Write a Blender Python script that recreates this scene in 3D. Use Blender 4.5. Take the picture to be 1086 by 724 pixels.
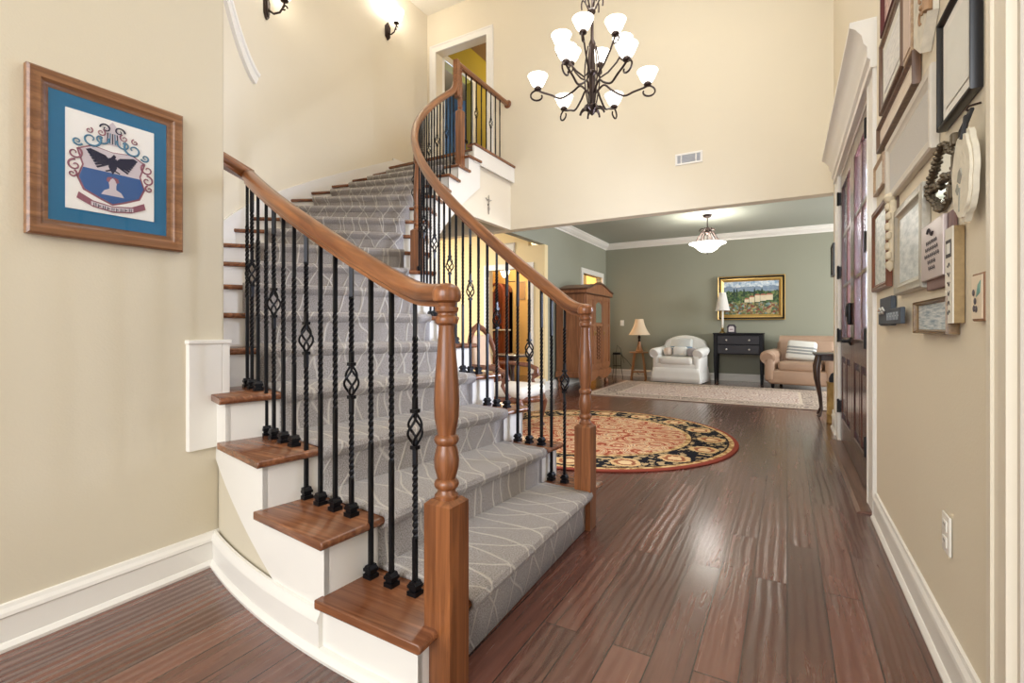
import bpy, bmesh, math, random
from mathutils import Vector, Matrix
from math import sin, cos, pi, radians as R_, atan2, hypot
random.seed(7)
for o in list(bpy.data.objects): bpy.data.objects.remove(o)
S = bpy.context.scene
COL = S.collection

# ------------------------------------------------------------------ camera
cam = bpy.data.cameras.new('camera'); co = bpy.data.objects.new('camera', cam); COL.objects.link(co)
F_PX, HOR, VPX = 515.0, 349.0, 835.0
YAW = math.atan((VPX - 543) / F_PX)
cam.sensor_width = 36; cam.lens = F_PX / 1086 * 36
cam.shift_y = -(362 - HOR) / 1086
cam.clip_start = 0.05
co.location = (0, 0, 1.05); co.rotation_euler = (pi / 2, 0, YAW)
S.camera = co

# ------------------------------------------------------------------ world, lights, exposure
S.view_settings.view_transform = 'Standard'; S.view_settings.look = 'None'
S.view_settings.exposure = 0.55; S.view_settings.gamma = 1.0; S.view_settings.use_curve_mapping = False
w = bpy.data.worlds.new('sky'); S.world = w; w.use_nodes = True
bg = w.node_tree.nodes['Background']; bg.inputs[0].default_value = (0.93, 0.96, 1.0, 1); bg.inputs[1].default_value = 1.0

def area(name, loc, target, sx, sy, power, col):
    l = bpy.data.lights.new(name, 'AREA'); l.shape = 'RECTANGLE'; l.size = sx; l.size_y = sy
    l.energy = power; l.color = col
    o = bpy.data.objects.new(name, l); COL.objects.link(o); o.location = loc
    d = Vector(target) - Vector(loc); o.rotation_euler = d.to_track_quat('-Z', 'Y').to_euler()
    return o
area('daylight_front_door', (1.15, 4.45, 1.65), (-2.0, 2.4, 1.3), 0.75, 1.4, 300, (0.93, 0.96, 1.0))
area('upper_fill_light', (0.35, 3.4, 4.9), (-3.0, 3.8, 2.2), 2.6, 1.8, 60, (0.94, 0.97, 1.0))  # unseen area light added high up for an assumed foyer window
area('daylight_room_behind', (-0.9, -2.6, 2.3), (-1.2, 3.0, 1.2), 2.6, 2.6, 95, (0.93, 0.96, 1.0))
area('daylight_living_window', (3.6, 8.6, 1.8), (-2.0, 9.0, 1.2), 2.2, 1.9, 150, (0.97, 0.99, 1.0))
area('daylight_hall_window', (-6.4, 5.2, 1.9), (-4.0, 7.0, 1.2), 1.6, 1.6, 70, (1.0, 0.97, 0.9))

# ------------------------------------------------------------------ materials
MATS = {}
def lin(c):
    return tuple(((x / 255) / 12.92 if x / 255 <= 0.04045 else ((x / 255 + 0.055) / 1.055) ** 2.4) for x in c)
class N:
    def __init__(s, name):
        s.m = bpy.data.materials.new(name); s.m.use_nodes = True; s.t = s.m.node_tree
        s.b = s.t.nodes['Principled BSDF']; s.out = s.t.nodes['Material Output']
    def n(s, typ, **k):
        x = s.t.nodes.new(typ)
        for a, v in k.items(): setattr(x, a, v)
        return x
    def l(s, a, b): s.t.links.new(a, b)
    def val(s, sock, v):
        if hasattr(v, 'links') or hasattr(v, 'is_linked'): s.l(v, sock)
        else: sock.default_value = v
    def math(s, op, a, b=0.0, c=0.0):
        x = s.n('ShaderNodeMath', operation=op)
        for i, v in enumerate((a, b, c)): s.val(x.inputs[i], v)
        return x.outputs[0]
    def coords(s, kind='Object', scale=(1, 1, 1), rot=(0, 0, 0), loc=(0, 0, 0)):
        tc = s.n('ShaderNodeTexCoord'); mp = s.n('ShaderNodeMapping')
        s.l(tc.outputs[kind], mp.inputs[0]); mp.inputs['Scale'].default_value = scale
        mp.inputs['Rotation'].default_value = rot; mp.inputs['Location'].default_value = loc
        return mp.outputs[0]
    def noise(s, vec, scale, detail=3, rough=0.5, dist=0.0):
        x = s.n('ShaderNodeTexNoise'); s.l(vec, x.inputs['Vector']); x.inputs['Scale'].default_value = scale
        x.inputs['Detail'].default_value = detail; x.inputs['Roughness'].default_value = rough; x.inputs['Distortion'].default_value = dist
        return x.outputs[0]
    def ramp(s, fac, stops):
        x = s.n('ShaderNodeValToRGB'); s.l(fac, x.inputs[0]); e = x.color_ramp.elements
        while len(e) < len(stops): e.new(0.5)
        for i, (p, c) in enumerate(stops):
            e[i].position = p; e[i].color = (*(lin(c) if len(c) == 3 else c), 1) if len(c) == 3 else c
        return x.outputs[0]
    def mix(s, fac, a, b, blend='MIX'):
        x = s.n('ShaderNodeMix', data_type='RGBA', blend_type=blend); s.val(x.inputs[0], fac)
        for i, v in ((6, a), (7, b)):
            if isinstance(v, tuple): x.inputs[i].default_value = (*v, 1) if len(v) == 3 else v
            else: s.l(v, x.inputs[i])
        return x.outputs[2]
    def bump(s, h, strength=0.3, dist=0.01):
        x = s.n('ShaderNodeBump'); s.l(h, x.inputs['Height']); x.inputs['Strength'].default_value = strength
        x.inputs['Distance'].default_value = dist; s.l(x.outputs[0], s.b.inputs['Normal'])
    def base(s, v):
        if isinstance(v, tuple): s.b.inputs['Base Color'].default_value = (*v, 1)
        else: s.l(v, s.b.inputs['Base Color'])
    def set(s, **k):
        for a, v in k.items(): s.val(s.b.inputs[a.replace('_', ' ')], v)
        return s

def plain(name, rgb, rough=0.5, metal=0.0, var=0.06, scale=6.0, bump=0.0, bscale=80.0, coat=0.0):
    if name in MATS: return MATS[name]
    m = N(name); c = lin(rgb); v = m.coords()
    f = m.noise(v, scale, 3)
    m.base(m.mix(f, tuple(x * (1 - var) for x in c), tuple(min(1, x * (1 + var)) for x in c)))
    m.set(Roughness=rough, Metallic=metal)
    if coat: m.b.inputs['Coat Weight'].default_value = coat
    if bump: m.bump(m.noise(v, bscale, 2), bump, 0.004)
    MATS[name] = m.m; return m.m

def wood(name, dark, light, axis='z', rough=0.35, kind='Object', grain=28.0, coat=0.2):
    if name in MATS: return MATS[name]
    m = N(name); g = grain; s = 1.6
    sc = {'x': (s, g, g), 'y': (g, s, g), 'z': (g, g, s), 'u': (s, g, g)}[axis]
    v = m.coords(kind, sc)
    f = m.noise(v, 1.0, 5, 0.6, 1.2)
    v2 = m.coords(kind, tuple(q * 0.25 for q in sc)); f2 = m.noise(v2, 1.0, 2, 0.5, 2.0)
    c = m.ramp(f, [(0.28, dark), (0.5, tuple(int((a + b) / 2) for a, b in zip(dark, light))), (0.72, light)])
    m.base(m.mix(m.math('MULTIPLY', f2, 0.35), c, lin(dark)))
    m.set(Roughness=rough); m.b.inputs['Coat Weight'].default_value = coat; m.b.inputs['Coat Roughness'].default_value = 0.15
    m.bump(f, 0.15, 0.003)
    MATS[name] = m.m; return m.m

def emis(name, rgb, strength, rough=0.4):
    if name in MATS: return MATS[name]
    m = N(name); m.base(lin(rgb)); m.set(Roughness=rough)
    m.b.inputs['Emission Color'].default_value = (*lin(rgb), 1); m.b.inputs['Emission Strength'].default_value = strength
    MATS[name] = m.m; return m.m

def glassm(name, tint=(255, 255, 255), refl=0.12, rough=0.02, textured=False):
    if name in MATS: return MATS[name]
    m = N(name); t = m.n('ShaderNodeBsdfTransparent'); t.inputs[0].default_value = (*lin(tint), 1)
    g = m.n('ShaderNodeBsdfGlossy'); g.inputs['Roughness'].default_value = rough
    mx = m.n('ShaderNodeMixShader')
    fr = m.n('ShaderNodeFresnel'); fr.inputs[0].default_value = 1.45
    m.l(m.math('ADD', m.math('MULTIPLY', fr.outputs[0], 0.6 if textured else 0.3), refl * 0.3 if textured else 0.005), mx.inputs[0])
    m.l(t.outputs[0], mx.inputs[1]); m.l(g.outputs[0], mx.inputs[2]); m.l(mx.outputs[0], m.out.inputs[0])
    if textured:
        b = m.n('ShaderNodeBump'); b.inputs['Strength'].default_value = 0.5; b.inputs['Distance'].default_value = 0.01
        m.l(m.noise(m.coords(scale=(1, 3, 1)), 22, 2), b.inputs['Height']); m.l(b.outputs[0], g.inputs['Normal'])
    MATS[name] = m.m; return m.m

def floor_mat():
    m = N('hand_scraped_planks')
    v = m.coords('Object', rot=(0, 0, pi / 2))          # texture x runs along world y
    br = m.n('ShaderNodeTexBrick'); m.l(v, br.inputs['Vector'])
    br.offset = 0.37; br.offset_frequency = 2; br.squash = 1.0
    br.inputs['Color1'].default_value = (0, 0, 0, 1); br.inputs['Color2'].default_value = (1, 1, 1, 1); br.inputs['Mortar'].default_value = (0.5, 0.5, 0.5, 1)
    br.inputs['Scale'].default_value = 1.0; br.inputs['Mortar Size'].default_value = 0.0022; br.inputs['Mortar Smooth'].default_value = 0.3
    br.inputs['Bias'].default_value = 0.0; br.inputs['Brick Width'].default_value = 1.15; br.inputs['Row Height'].default_value = 0.127
    rnd = m.n('ShaderNodeSeparateColor'); m.l(br.outputs['Color'], rnd.inputs[0]); rv = rnd.outputs[0]
    off = m.n('ShaderNodeCombineXYZ'); m.l(m.math('MULTIPLY', rv, 37.0), off.inputs[0]); m.l(m.math('MULTIPLY', rv, 53.0), off.inputs[2])
    def shifted(scale):
        vv = m.coords('Object', scale=scale); a = m.n('ShaderNodeVectorMath', operation='ADD'); m.l(vv, a.inputs[0]); m.l(off.outputs[0], a.inputs[1]); return a.outputs[0]
    grain = m.noise(shifted((26, 1.7, 1)), 1.0, 6, 0.62, 0.8)
    blot = m.noise(shifted((6, 2.2, 1)), 1.0, 3, 0.5, 0.6)
    c = m.ramp(grain, [(0.22, (70, 40, 32)), (0.45, (100, 60, 48)), (0.62, (114, 71, 57)), (0.82, (134, 89, 72))])
    c = m.mix(m.math('MULTIPLY', blot, 0.55), c, lin((74, 42, 34)))
    c = m.mix(m.math('MULTIPLY', m.math('SUBTRACT', rv, 0.45), 0.4), c, lin((146, 94, 76)))
    hsv = m.n('ShaderNodeHueSaturation'); m.l(c, hsv.inputs['Color']); m.l(m.math('ADD', m.math('MULTIPLY', rv, 0.30), 0.83), hsv.inputs['Value'])
    c = m.mix(br.outputs['Fac'], hsv.outputs[0], lin((40, 22, 18)))
    m.base(c)
    # scraped ridges running diagonally along each board
    wv = m.n('ShaderNodeTexWave', wave_type='BANDS', bands_direction='X', wave_profile='SIN')
    m.l(shifted((1.0, 0.45, 1)), wv.inputs['Vector']); wv.inputs['Scale'].default_value = 8.0; wv.inputs['Distortion'].default_value = 3.2
    wv.inputs['Detail'].default_value = 1.5; wv.inputs['Detail Scale'].default_value = 0.7
    amp = m.math('ADD', m.math('MULTIPLY', m.math('PINGPONG', m.math('MULTIPLY', rv, 3.7), 1.0), 0.9), 0.1)
    h = m.math('ADD', m.math('MULTIPLY', wv.outputs[0], amp), m.math('MULTIPLY', grain, 0.12))
    h = m.math('SUBTRACT', h, m.math('MULTIPLY', br.outputs['Fac'], 1.2))
    m.bump(h, 1.0, 0.0034)
    m.set(Roughness=m.math('ADD', m.math('MULTIPLY', grain, 0.12), 0.20))
    m.b.inputs['Specular IOR Level'].default_value = 0.5
    m.b.inputs['Coat Weight'].default_value = 0.8; m.b.inputs['Coat Roughness'].default_value = 0.18
    return m.m

def wall_paint(name, rgb, var=0.03):
    return plain(name, rgb, 0.75, 0, var, 1.5, 0.12, 120)

def carpet_mat():
    m = N('stair_carpet_pile'); v = m.coords('UV')
    sp = m.n('ShaderNodeSeparateXYZ'); m.l(v, sp.inputs[0]); u, vv = sp.outputs[0], sp.outputs[1]
    wob = m.noise(v, 2.2, 2); wob2 = m.noise(m.coords('UV', loc=(7, 3, 0)), 3.0, 2)
    def fam(ku, kv, amp, freq, ph, wid):
        a = m.math('ADD', m.math('MULTIPLY', u, ku), m.math('MULTIPLY', vv, kv))
        a = m.math('ADD', a, m.math('MULTIPLY', m.math('SINE', m.math('ADD', m.math('MULTIPLY', u, freq), ph)), amp))
        a = m.math('ADD', a, m.math('MULTIPLY', wob if ph < 1 else wob2, 0.9))
        p = m.math('PINGPONG', a, 0.5)
        return m.math('SUBTRACT', 1.0, m.math('SMOOTHSTEP' if False else 'MINIMUM', m.math('DIVIDE', p, wid), 1.0))
    l1 = fam(2.4, 7.4, 0.5, 6.0, 0.0, 0.065)
    l2 = fam(-2.0, 5.6, 0.4, 5.0, 2.0, 0.05)
    line = m.math('MAXIMUM', l1, m.math('MULTIPLY', l2, 0.85))
    fine = m.noise(m.coords('UV'), 190, 2, 0.7); mid = m.noise(m.coords('UV'), 28, 3)
    c = m.ramp(fine, [(0.32, (112, 105, 100)), (0.68, (198, 190, 184))])
    c = m.mix(m.math('MULTIPLY', mid, 0.4), c, lin((138, 130, 124)))
    c = m.mix(m.math('MULTIPLY', line, 0.75), c, lin((216, 208, 196)))
    m.base(c); m.set(Roughness=0.95); m.b.inputs['Specular IOR Level'].default_value = 0.1
    m.b.inputs['Sheen Weight'].default_value = 0.2
    m.bump(m.math('ADD', m.math('MULTIPLY', line, 1.3), m.math('MULTIPLY', fine, 0.7)), 0.6, 0.006)
    return m.m

def rug_mat(name, round_rug=True):
    m = N(name); v = m.coords('Object'); sp = m.n('ShaderNodeSeparateXYZ'); m.l(v, sp.inputs[0])
    fl = m.n('ShaderNodeTexVoronoi'); m.l(v, fl.inputs['Vector']); fl.inputs['Scale'].default_value = 4.6 if round_rug else 6.0
    fl2 = m.n('ShaderNodeTexVoronoi'); m.l(v, fl2.inputs['Vector']); fl2.inputs['Scale'].default_value = 15
    d1, d2 = fl.outputs['Distance'], fl2.outputs['Distance']
    no = m.noise(v, 14, 4, 0.7)
    if round_rug:
        r = m.n('ShaderNodeVectorMath', operation='LENGTH'); m.l(v, r.inputs[0]); r = r.outputs['Value']
        petal = m.math('PINGPONG', m.math('ADD', m.math('MULTIPLY', d1, 5.0), m.math('MULTIPLY', no, 1.0)), 1.0)
        field = m.ramp(petal, [(0.0, (136, 62, 42)), (0.25, (172, 92, 62)), (0.42, (216, 186, 146)), (0.52, (150, 84, 60)), (0.7, (196, 136, 96)), (0.85, (220, 196, 156)), (1.0, (120, 58, 44))])
        field = m.mix(m.math('MULTIPLY', m.math('LESS_THAN', d2, 0.30), 0.7), field, lin((214, 186, 140)))
        ang = m.n('ShaderNodeMath', operation='ARCTAN2'); m.l(sp.outputs[1], ang.inputs[0]); m.l(sp.outputs[0], ang.inputs[1])
        # border rosettes
        a = m.math('MULTIPLY', ang.outputs[0], 16 / (2 * pi)); fa = m.math('SUBTRACT', m.math('FRACT', m.math('ADD', a, 8.0)), 0.5)
        rr = m.math('DIVIDE', m.math('SUBTRACT', r, 1.12), 0.30)
        ro = m.math('SQRT', m.math('ADD', m.math('MULTIPLY', m.math('MULTIPLY', fa, fa), 2.2), m.math('MULTIPLY', m.math('MULTIPLY', rr, rr), 1.0)))
        ro = m.math('ADD', ro, m.math('MULTIPLY', m.math('SUBTRACT', no, 0.5), 0.35))
        leaf = m.math('GREATER_THAN', m.math('ADD', no, m.math('MULTIPLY', d2, -0.4)), 0.355)
        bd = m.mix(leaf, lin((24, 24, 30)), lin((176, 150, 108)))
        bd = m.mix(m.math('LESS_THAN', ro, 0.40), bd, lin((206, 170, 118)))
        bd = m.mix(m.math('LESS_THAN', ro, 0.29), bd, lin((150, 92, 62)))
        bd = m.mix(m.math('LESS_THAN', ro, 0.18), bd, lin((214, 184, 136)))
        c = field
        tan = m.mix(m.math('GREATER_THAN', no, 0.52), lin((206, 174, 120)), lin((150, 110, 66)))
        for lim, col in ((0.90, tan), (0.945, lin((60, 40, 34))), (0.955, bd), (1.255, lin((40, 30, 30))), (1.27, tan), (1.31, lin((140, 66, 50)))):
            c = m.mix(m.math('GREATER_THAN', r, lim), c, col)
    else:
        petal = m.math('PINGPONG', m.math('ADD', m.math('MULTIPLY', d1, 5.0), m.math('MULTIPLY', no, 1.2)), 1.0)
        c = m.ramp(petal, [(0.0, (160, 126, 116)), (0.35, (204, 184, 172)), (0.6, (228, 218, 208)), (0.8, (186, 156, 144)), (1.0, (146, 136, 136))])
        ax = m.math('ABSOLUTE', sp.outputs[0]); ay = m.math('ABSOLUTE', sp.outputs[1])
        e = m.math('MAXIMUM', m.math('SUBTRACT', ax, 1.75), m.math('SUBTRACT', ay, 1.2))
        bd = m.ramp(petal, [(0.0, (120, 108, 104)), (0.4, (206, 188, 170)), (0.7, (176, 158, 146)), (1.0, (92, 84, 88))])
        for lim, col in ((-0.48, lin((206, 190, 172))), (-0.44, bd), (-0.10, lin((196, 176, 160))), (-0.04, lin((150, 118, 106)))):
            c = m.mix(m.math('GREATER_THAN', e, lim), c, col)
    m.base(c); m.set(Roughness=0.95); m.b.inputs['Specular IOR Level'].default_value = 0.1
    m.bump(m.noise(v, 220, 2), 0.4, 0.004)
    return m.m

def painting_mat():
    m = N('village_landscape_paint'); v = m.coords('UV'); sp = m.n('ShaderNodeSeparateXYZ'); m.l(v, sp.inputs[0]); y = sp.outputs[1]; x = sp.outputs[0]
    n1 = m.noise(v, 9, 4, 0.65); n2 = m.noise(m.coords('UV', scale=(1, 1.6, 1), loc=(3, 1, 0)), 11, 3)
    vo = m.n('ShaderNodeTexVoronoi'); m.l(v, vo.inputs['Vector']); vo.inputs['Scale'].default_value = 20
    sc = m.n('ShaderNodeSeparateColor'); m.l(vo.outputs['Color'], sc.inputs[0]); rc = sc.outputs[0]
    sky = m.ramp(n1, [(0.35, (120, 156, 190)), (0.6, (226, 232, 234))])
    hill = m.ramp(n2, [(0.3, (110, 130, 160)), (0.7, (150, 166, 176))])
    trees = m.ramp(rc, [(0.0, (30, 52, 34)), (0.35, (52, 86, 50)), (0.6, (96, 120, 62)), (0.8, (58, 76, 60)), (1.0, (130, 140, 84))])
    flow = m.ramp(rc, [(0.0, (52, 80, 44)), (0.25, (142, 74, 60)), (0.45, (96, 120, 64)), (0.65, (180, 156, 112)), (0.8, (60, 92, 74)), (1.0, (150, 172, 172))])
    yy = m.math('ADD', y, m.math('MULTIPLY', m.math('SUBTRACT', n1, 0.5), 0.22))
    c = m.mix(m.math('GREATER_THAN', yy, 0.36), flow, trees)
    c = m.mix(m.math('GREATER_THAN', yy, 0.70), c, hill)
    c = m.mix(m.math('GREATER_THAN', yy, 0.84), c, sky)
    m.base(c); m.set(Roughness=0.6); m.bump(n1, 0.3, 0.003); return m.m

M_CREAM = wall_paint('cream_wall_paint', (226, 215, 192))
M_TAN = wall_paint('tan_wall_paint', (212, 202, 180))
M_SAGE = wall_paint('sage_wall_paint', (150, 150, 133))
M_OLIVE = wall_paint('olive_wall_paint', (168, 146, 40))
M_CEIL = wall_paint('ceiling_paint', (232, 226, 212))
M_SAGEC = wall_paint('sage_ceiling_paint', (172, 176, 164))
M_ORANGE = wall_paint('ochre_wall_paint', (222, 184, 116))
M_TRIM = plain('white_trim_paint', (236, 232, 224), 0.35, 0, 0.015)
M_CASING = plain('ivory_casing_paint', (226, 216, 196), 0.4, 0, 0.015)
M_IRON = plain('black_iron', (22, 22, 26), 0.38, 0.6, 0.2, 20)
M_BRONZE = plain('antique_bronze', (66, 54, 50), 0.35, 0.8, 0.25, 12)
M_RAIL = wood('oak_handrail_wood', (92, 52, 28), (180, 118, 70), 'u', 0.28, 'UV')
M_OAKZ = wood('oak_post_wood', (90, 50, 26), (176, 112, 66), 'z', 0.28)
M_TREAD = wood('oak_tread_wood', (84, 46, 28), (172, 114, 76), 'x', 0.22, grain=26)
M_BLACKPL = plain('black_hardware', (18, 18, 20), 0.4, 0.5, 0.1)
M_PLATE = plain('white_plastic_plate', (238, 234, 224), 0.35, 0, 0.01)
M_GLASS = glassm('picture_glass')

# ------------------------------------------------------------------ mesh builder
class MB:
    def __init__(s): s.v = []; s.f = []; s.m = []; s.uv = {}
    def add(s, vs, fs, m=0, M=None, uvs=None):
        b = len(s.v)
        for p in vs: s.v.append(tuple((M @ Vector(p)) if M else p))
        for i, f in enumerate(fs):
            if uvs: s.uv[len(s.f)] = uvs[i]
            s.f.append(tuple(b + k for k in f)); s.m.append(m)
        return s
    def box(s, x0, x1, y0, y1, z0, z1, m=0, M=None):
        vs = [(x, y, z) for x in (x0, x1) for y in (y0, y1) for z in (z0, z1)]
        return s.add(vs, [(0, 1, 3, 2), (4, 6, 7, 5), (0, 4, 5, 1), (2, 3, 7, 6), (0, 2, 6, 4), (1, 5, 7, 3)], m, M)
    def prism(s, poly, a0, a1, plane='xy', m=0, M=None):
        mp = {'xy': lambda p, a: (p[0], p[1], a), 'xz': lambda p, a: (p[0], a, p[1]), 'yz': lambda p, a: (a, p[0], p[1])}[plane]
        n = len(poly); vs = [mp(p, a0) for p in poly] + [mp(p, a1) for p in poly]
        fs = [tuple(range(n)), tuple(range(2 * n - 1, n - 1, -1))] + [(i, (i + 1) % n, n + (i + 1) % n, n + i) for i in range(n)]
        return s.add(vs, fs, m, M)
    def lathe(s, prof, seg=16, c=(0, 0, 0), m=0, M=None, arc=None):
        n = len(prof); vs = []
        for j in range(seg):
            a = 2 * pi * j / seg
            for r, z in prof: vs.append((c[0] + r * cos(a), c[1] + r * sin(a), c[2] + z))
        fs = []
        for j in range(seg):
            k = (j + 1) % seg
            for i in range(n - 1): fs.append((j * n + i, k * n + i, k * n + i + 1, j * n + i + 1))
        fs.append(tuple(j * n for j in range(seg))[::-1]); fs.append(tuple(j * n + n - 1 for j in range(seg)))
        return s.add(vs, fs, m, M)
    def tube(s, pts, r, seg=8, m=0, M=None, closed=False):
        pts = [Vector(p) for p in pts]; n = len(pts); rs = r if isinstance(r, (list, tuple)) else [r] * n
        vs = []; up = None
        for i, p in enumerate(pts):
            t = (pts[(i + 1) % n] - pts[i - 1]) if closed or 0 < i < n - 1 else (pts[1] - pts[0] if i == 0 else pts[-1] - pts[-2])
            t = t.normalized() if t.length > 1e-9 else Vector((0, 0, 1))
            if up is None: up = Vector((0, 0, 1)) if abs(t.z) < 0.9 else Vector((1, 0, 0))
            a = t.cross(up); a = a.normalized() if a.length > 1e-6 else Vector((1, 0, 0)); b = a.cross(t); up = b
            for j in range(seg):
                q = 2 * pi * j / seg; vs.append(tuple(p + rs[i] * (cos(q) * a + sin(q) * b)))
        fs = []
        for i in range(n if closed else n - 1):
            k = (i + 1) % n
            for j in range(seg): fs.append((i * seg + j, i * seg + (j + 1) % seg, k * seg + (j + 1) % seg, k * seg + j))
        if not closed: fs.append(tuple(range(seg))[::-1]); fs.append(tuple((n - 1) * seg + j for j in range(seg)))
        return s.add(vs, fs, m, M)
    def sweep(s, prof, pts, m=0, closed=False, M=None):
        """closed 2-D profile (side, up) carried along a path that keeps z upright, with UVs (length, around)"""
        pts = [Vector(p) for p in pts]; n = len(pts); k = len(prof); vs = []; L = 0; Ls = []
        for i, p in enumerate(pts):
            t = (pts[(i + 1) % n] - pts[i - 1]) if closed or 0 < i < n - 1 else (pts[1] - pts[0] if i == 0 else pts[-1] - pts[-2])
            t.normalize(); side = Vector((t.y, -t.x, 0))
            side = side.normalized() if side.length > 1e-6 else Vector((1, 0, 0)); up = side.cross(t)
            if up.z < 0: up = -up
            if i: L += (p - pts[i - 1]).length
            Ls.append(L)
            for a, b in prof: vs.append(tuple(p + side * a + up * b))
        fs = []; uvs = []
        per = [0]
        for j in range(k): q = prof[(j + 1) % k]; per.append(per[-1] + hypot(q[0] - prof[j][0], q[1] - prof[j][1]))
        for i in range(n if closed else n - 1):
            ii = (i + 1) % n
            for j in range(k):
                jj = (j + 1) % k
                fs.append((i * k + j, i * k + jj, ii * k + jj, ii * k + j))
                L2 = Ls[ii] if ii else L + 0.1
                uvs.append(((Ls[i], per[j]), (Ls[i], per[j + 1]), (L2, per[j + 1]), (L2, per[j])))
        if not closed:
            fs.append(tuple(range(k))[::-1]); uvs.append(tuple((a, b) for a, b in prof[::-1]))
            fs.append(tuple((n - 1) * k + j for j in range(k))); uvs.append(tuple((a, b) for a, b in prof))
        return s.add(vs, fs, m, M, uvs)
    def rbox(s, c, size, r, m=0, M=None, nu=24, nv=14, puff=0.0):
        hx, hy, hz = size[0] / 2, size[1] / 2, size[2] / 2; r = min(r, hx, hy, hz); vs = []; fs = []
        for i in range(nv):
            ph = pi * (i + 0.5) / nv - pi / 2
            for j in range(nu):
                th = 2 * pi * (j + 0.5) / nu; d = (cos(ph) * cos(th), cos(ph) * sin(th), sin(ph))
                sg = [1 if q > 0 else -1 for q in d]
                p = [sg[0] * (hx - r) + r * d[0], sg[1] * (hy - r) + r * d[1], sg[2] * (hz - r) + r * d[2]]
                if puff:
                    e = (1 - (p[0] / hx) ** 2 * 0.9) * (1 - (p[1] / hy) ** 2 * 0.9) if hz <= min(hx, hy) else (1 - (p[0] / hx) ** 2 * 0.9) * (1 - (p[2] / hz) ** 2 * 0.9)
                    if hz <= min(hx, hy): p[2] += sg[2] * puff * e
                    else: p[1] += sg[1] * puff * e
                vs.append((c[0] + p[0], c[1] + p[1], c[2] + p[2]))
        for i in range(nv - 1):
            for j in range(nu): fs.append((i * nu + j, i * nu + (j + 1) % nu, (i + 1) * nu + (j + 1) % nu, (i + 1) * nu + j))
        fs.append(tuple(range(nu))[::-1]); fs.append(tuple((nv - 1) * nu + j for j in range(nu)))
        return s.add(vs, fs, m, M)
    def grid(s, nu, nv, fn, m=0, uvf=None, M=None):
        vs = [fn(i / nu, j / nv) for i in range(nu + 1) for j in range(nv + 1)]; fs = []; uvs = []
        for i in range(nu):
            for j in range(nv):
                q = ((i, j), (i + 1, j), (i + 1, j + 1), (i, j + 1)); fs.append(tuple(a * (nv + 1) + b for a, b in q))
                if uvf: uvs.append(tuple(uvf(a / nu, b / nv) for a, b in q))
        return s.add(vs, fs, m, M, uvs if uvf else None)
    def build(s, name, mats, parent=None, off=None, smooth=True, bevel=0.0, recalc=True, sub=0):
        me = bpy.data.meshes.new(name)
        vs = s.v
        if off is not None: I = off; vs = [tuple(I @ Vector(p)) for p in vs]
        me.from_pydata(vs, [], s.f); mats = mats if isinstance(mats, (list, tuple)) else [mats]
        for q in mats: me.materials.append(q)
        for i, p in enumerate(me.polygons): p.material_index = s.m[i]; p.use_smooth = smooth
        if s.uv:
            ul = me.uv_layers.new(name='UVMap')
            for i, p in enumerate(me.polygons):
                if i in s.uv:
                    for li, c in zip(p.loop_indices, s.uv[i]): ul.data[li].uv = c
        if recalc:
            bm = bmesh.new(); bm.from_mesh(me); bmesh.ops.recalc_face_normals(bm, faces=bm.faces); bm.to_mesh(me); bm.free()
        if smooth: me.set_sharp_from_angle(angle=R_(38))
        o = bpy.data.objects.new(name, me); COL.objects.link(o)
        if parent: o.parent = parent
        if bevel:
            b = o.modifiers.new('bevel', 'BEVEL'); b.width = bevel; b.segments = 2; b.limit_method = 'ANGLE'; b.angle_limit = R_(40)
        if sub:
            q = o.modifiers.new('sub', 'SUBSURF'); q.levels = sub; q.render_levels = sub
        return o

def tag(o, label, cat, group=None):
    o['label'] = label; o['category'] = cat
    if group: o['group'] = group
    return o
def thing(name, label, cat, loc=(0, 0, 0), rz=0.0, group=None):
    o = bpy.data.objects.new(name, None); COL.objects.link(o); o.empty_display_size = 0.1
    o.location = loc; o.rotation_euler = (0, 0, rz); return tag(o, label, cat, group)
def inv(o): return (Matrix.Translation(o.location) @ Matrix.Rotation(o.rotation_euler.z, 4, 'Z')).inverted()
def struct(name, mb, mats, **k):
    k.setdefault('smooth', False); o = mb.build(name, mats, **k); o['kind'] = 'structure'; return o
def T(x, y, z): return Matrix.Translation((x, y, z))
def RZ(a): return Matrix.Rotation(a, 4, 'Z')
def RX(a): return Matrix.Rotation(a, 4, 'X')
def RY(a): return Matrix.Rotation(a, 4, 'Y')
def copy_tree(o, parent=None):
    c = o.copy(); COL.objects.link(c); c.parent = parent
    for ch in list(o.children): copy_tree(ch, c)
    return c

# ------------------------------------------------------------------ stair geometry
CX, CY = -1.0, 5.1
RISE, DTH, TH1, NST = 0.1905, 0.0985, -0.025, 18
def P(r, th, z): return (CX - r * sin(th), CY - r * cos(th), z)
def TH(k): return TH1 + DTH * (k - 1)
R_IN, R_OUT, R_WALL = 2.49, 4.05, 4.10
RB_R, RB_L = 2.585, 3.885
ZL = RISE * NST                                      # landing level 3.43
def zu(th): # underside of the handrail
    z = 1.10 + 1.934 * th
    return 1.112 + 0.03 * math.log(1 + math.exp((z - 1.112) / 0.03))
CEIL = 6.15

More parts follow.
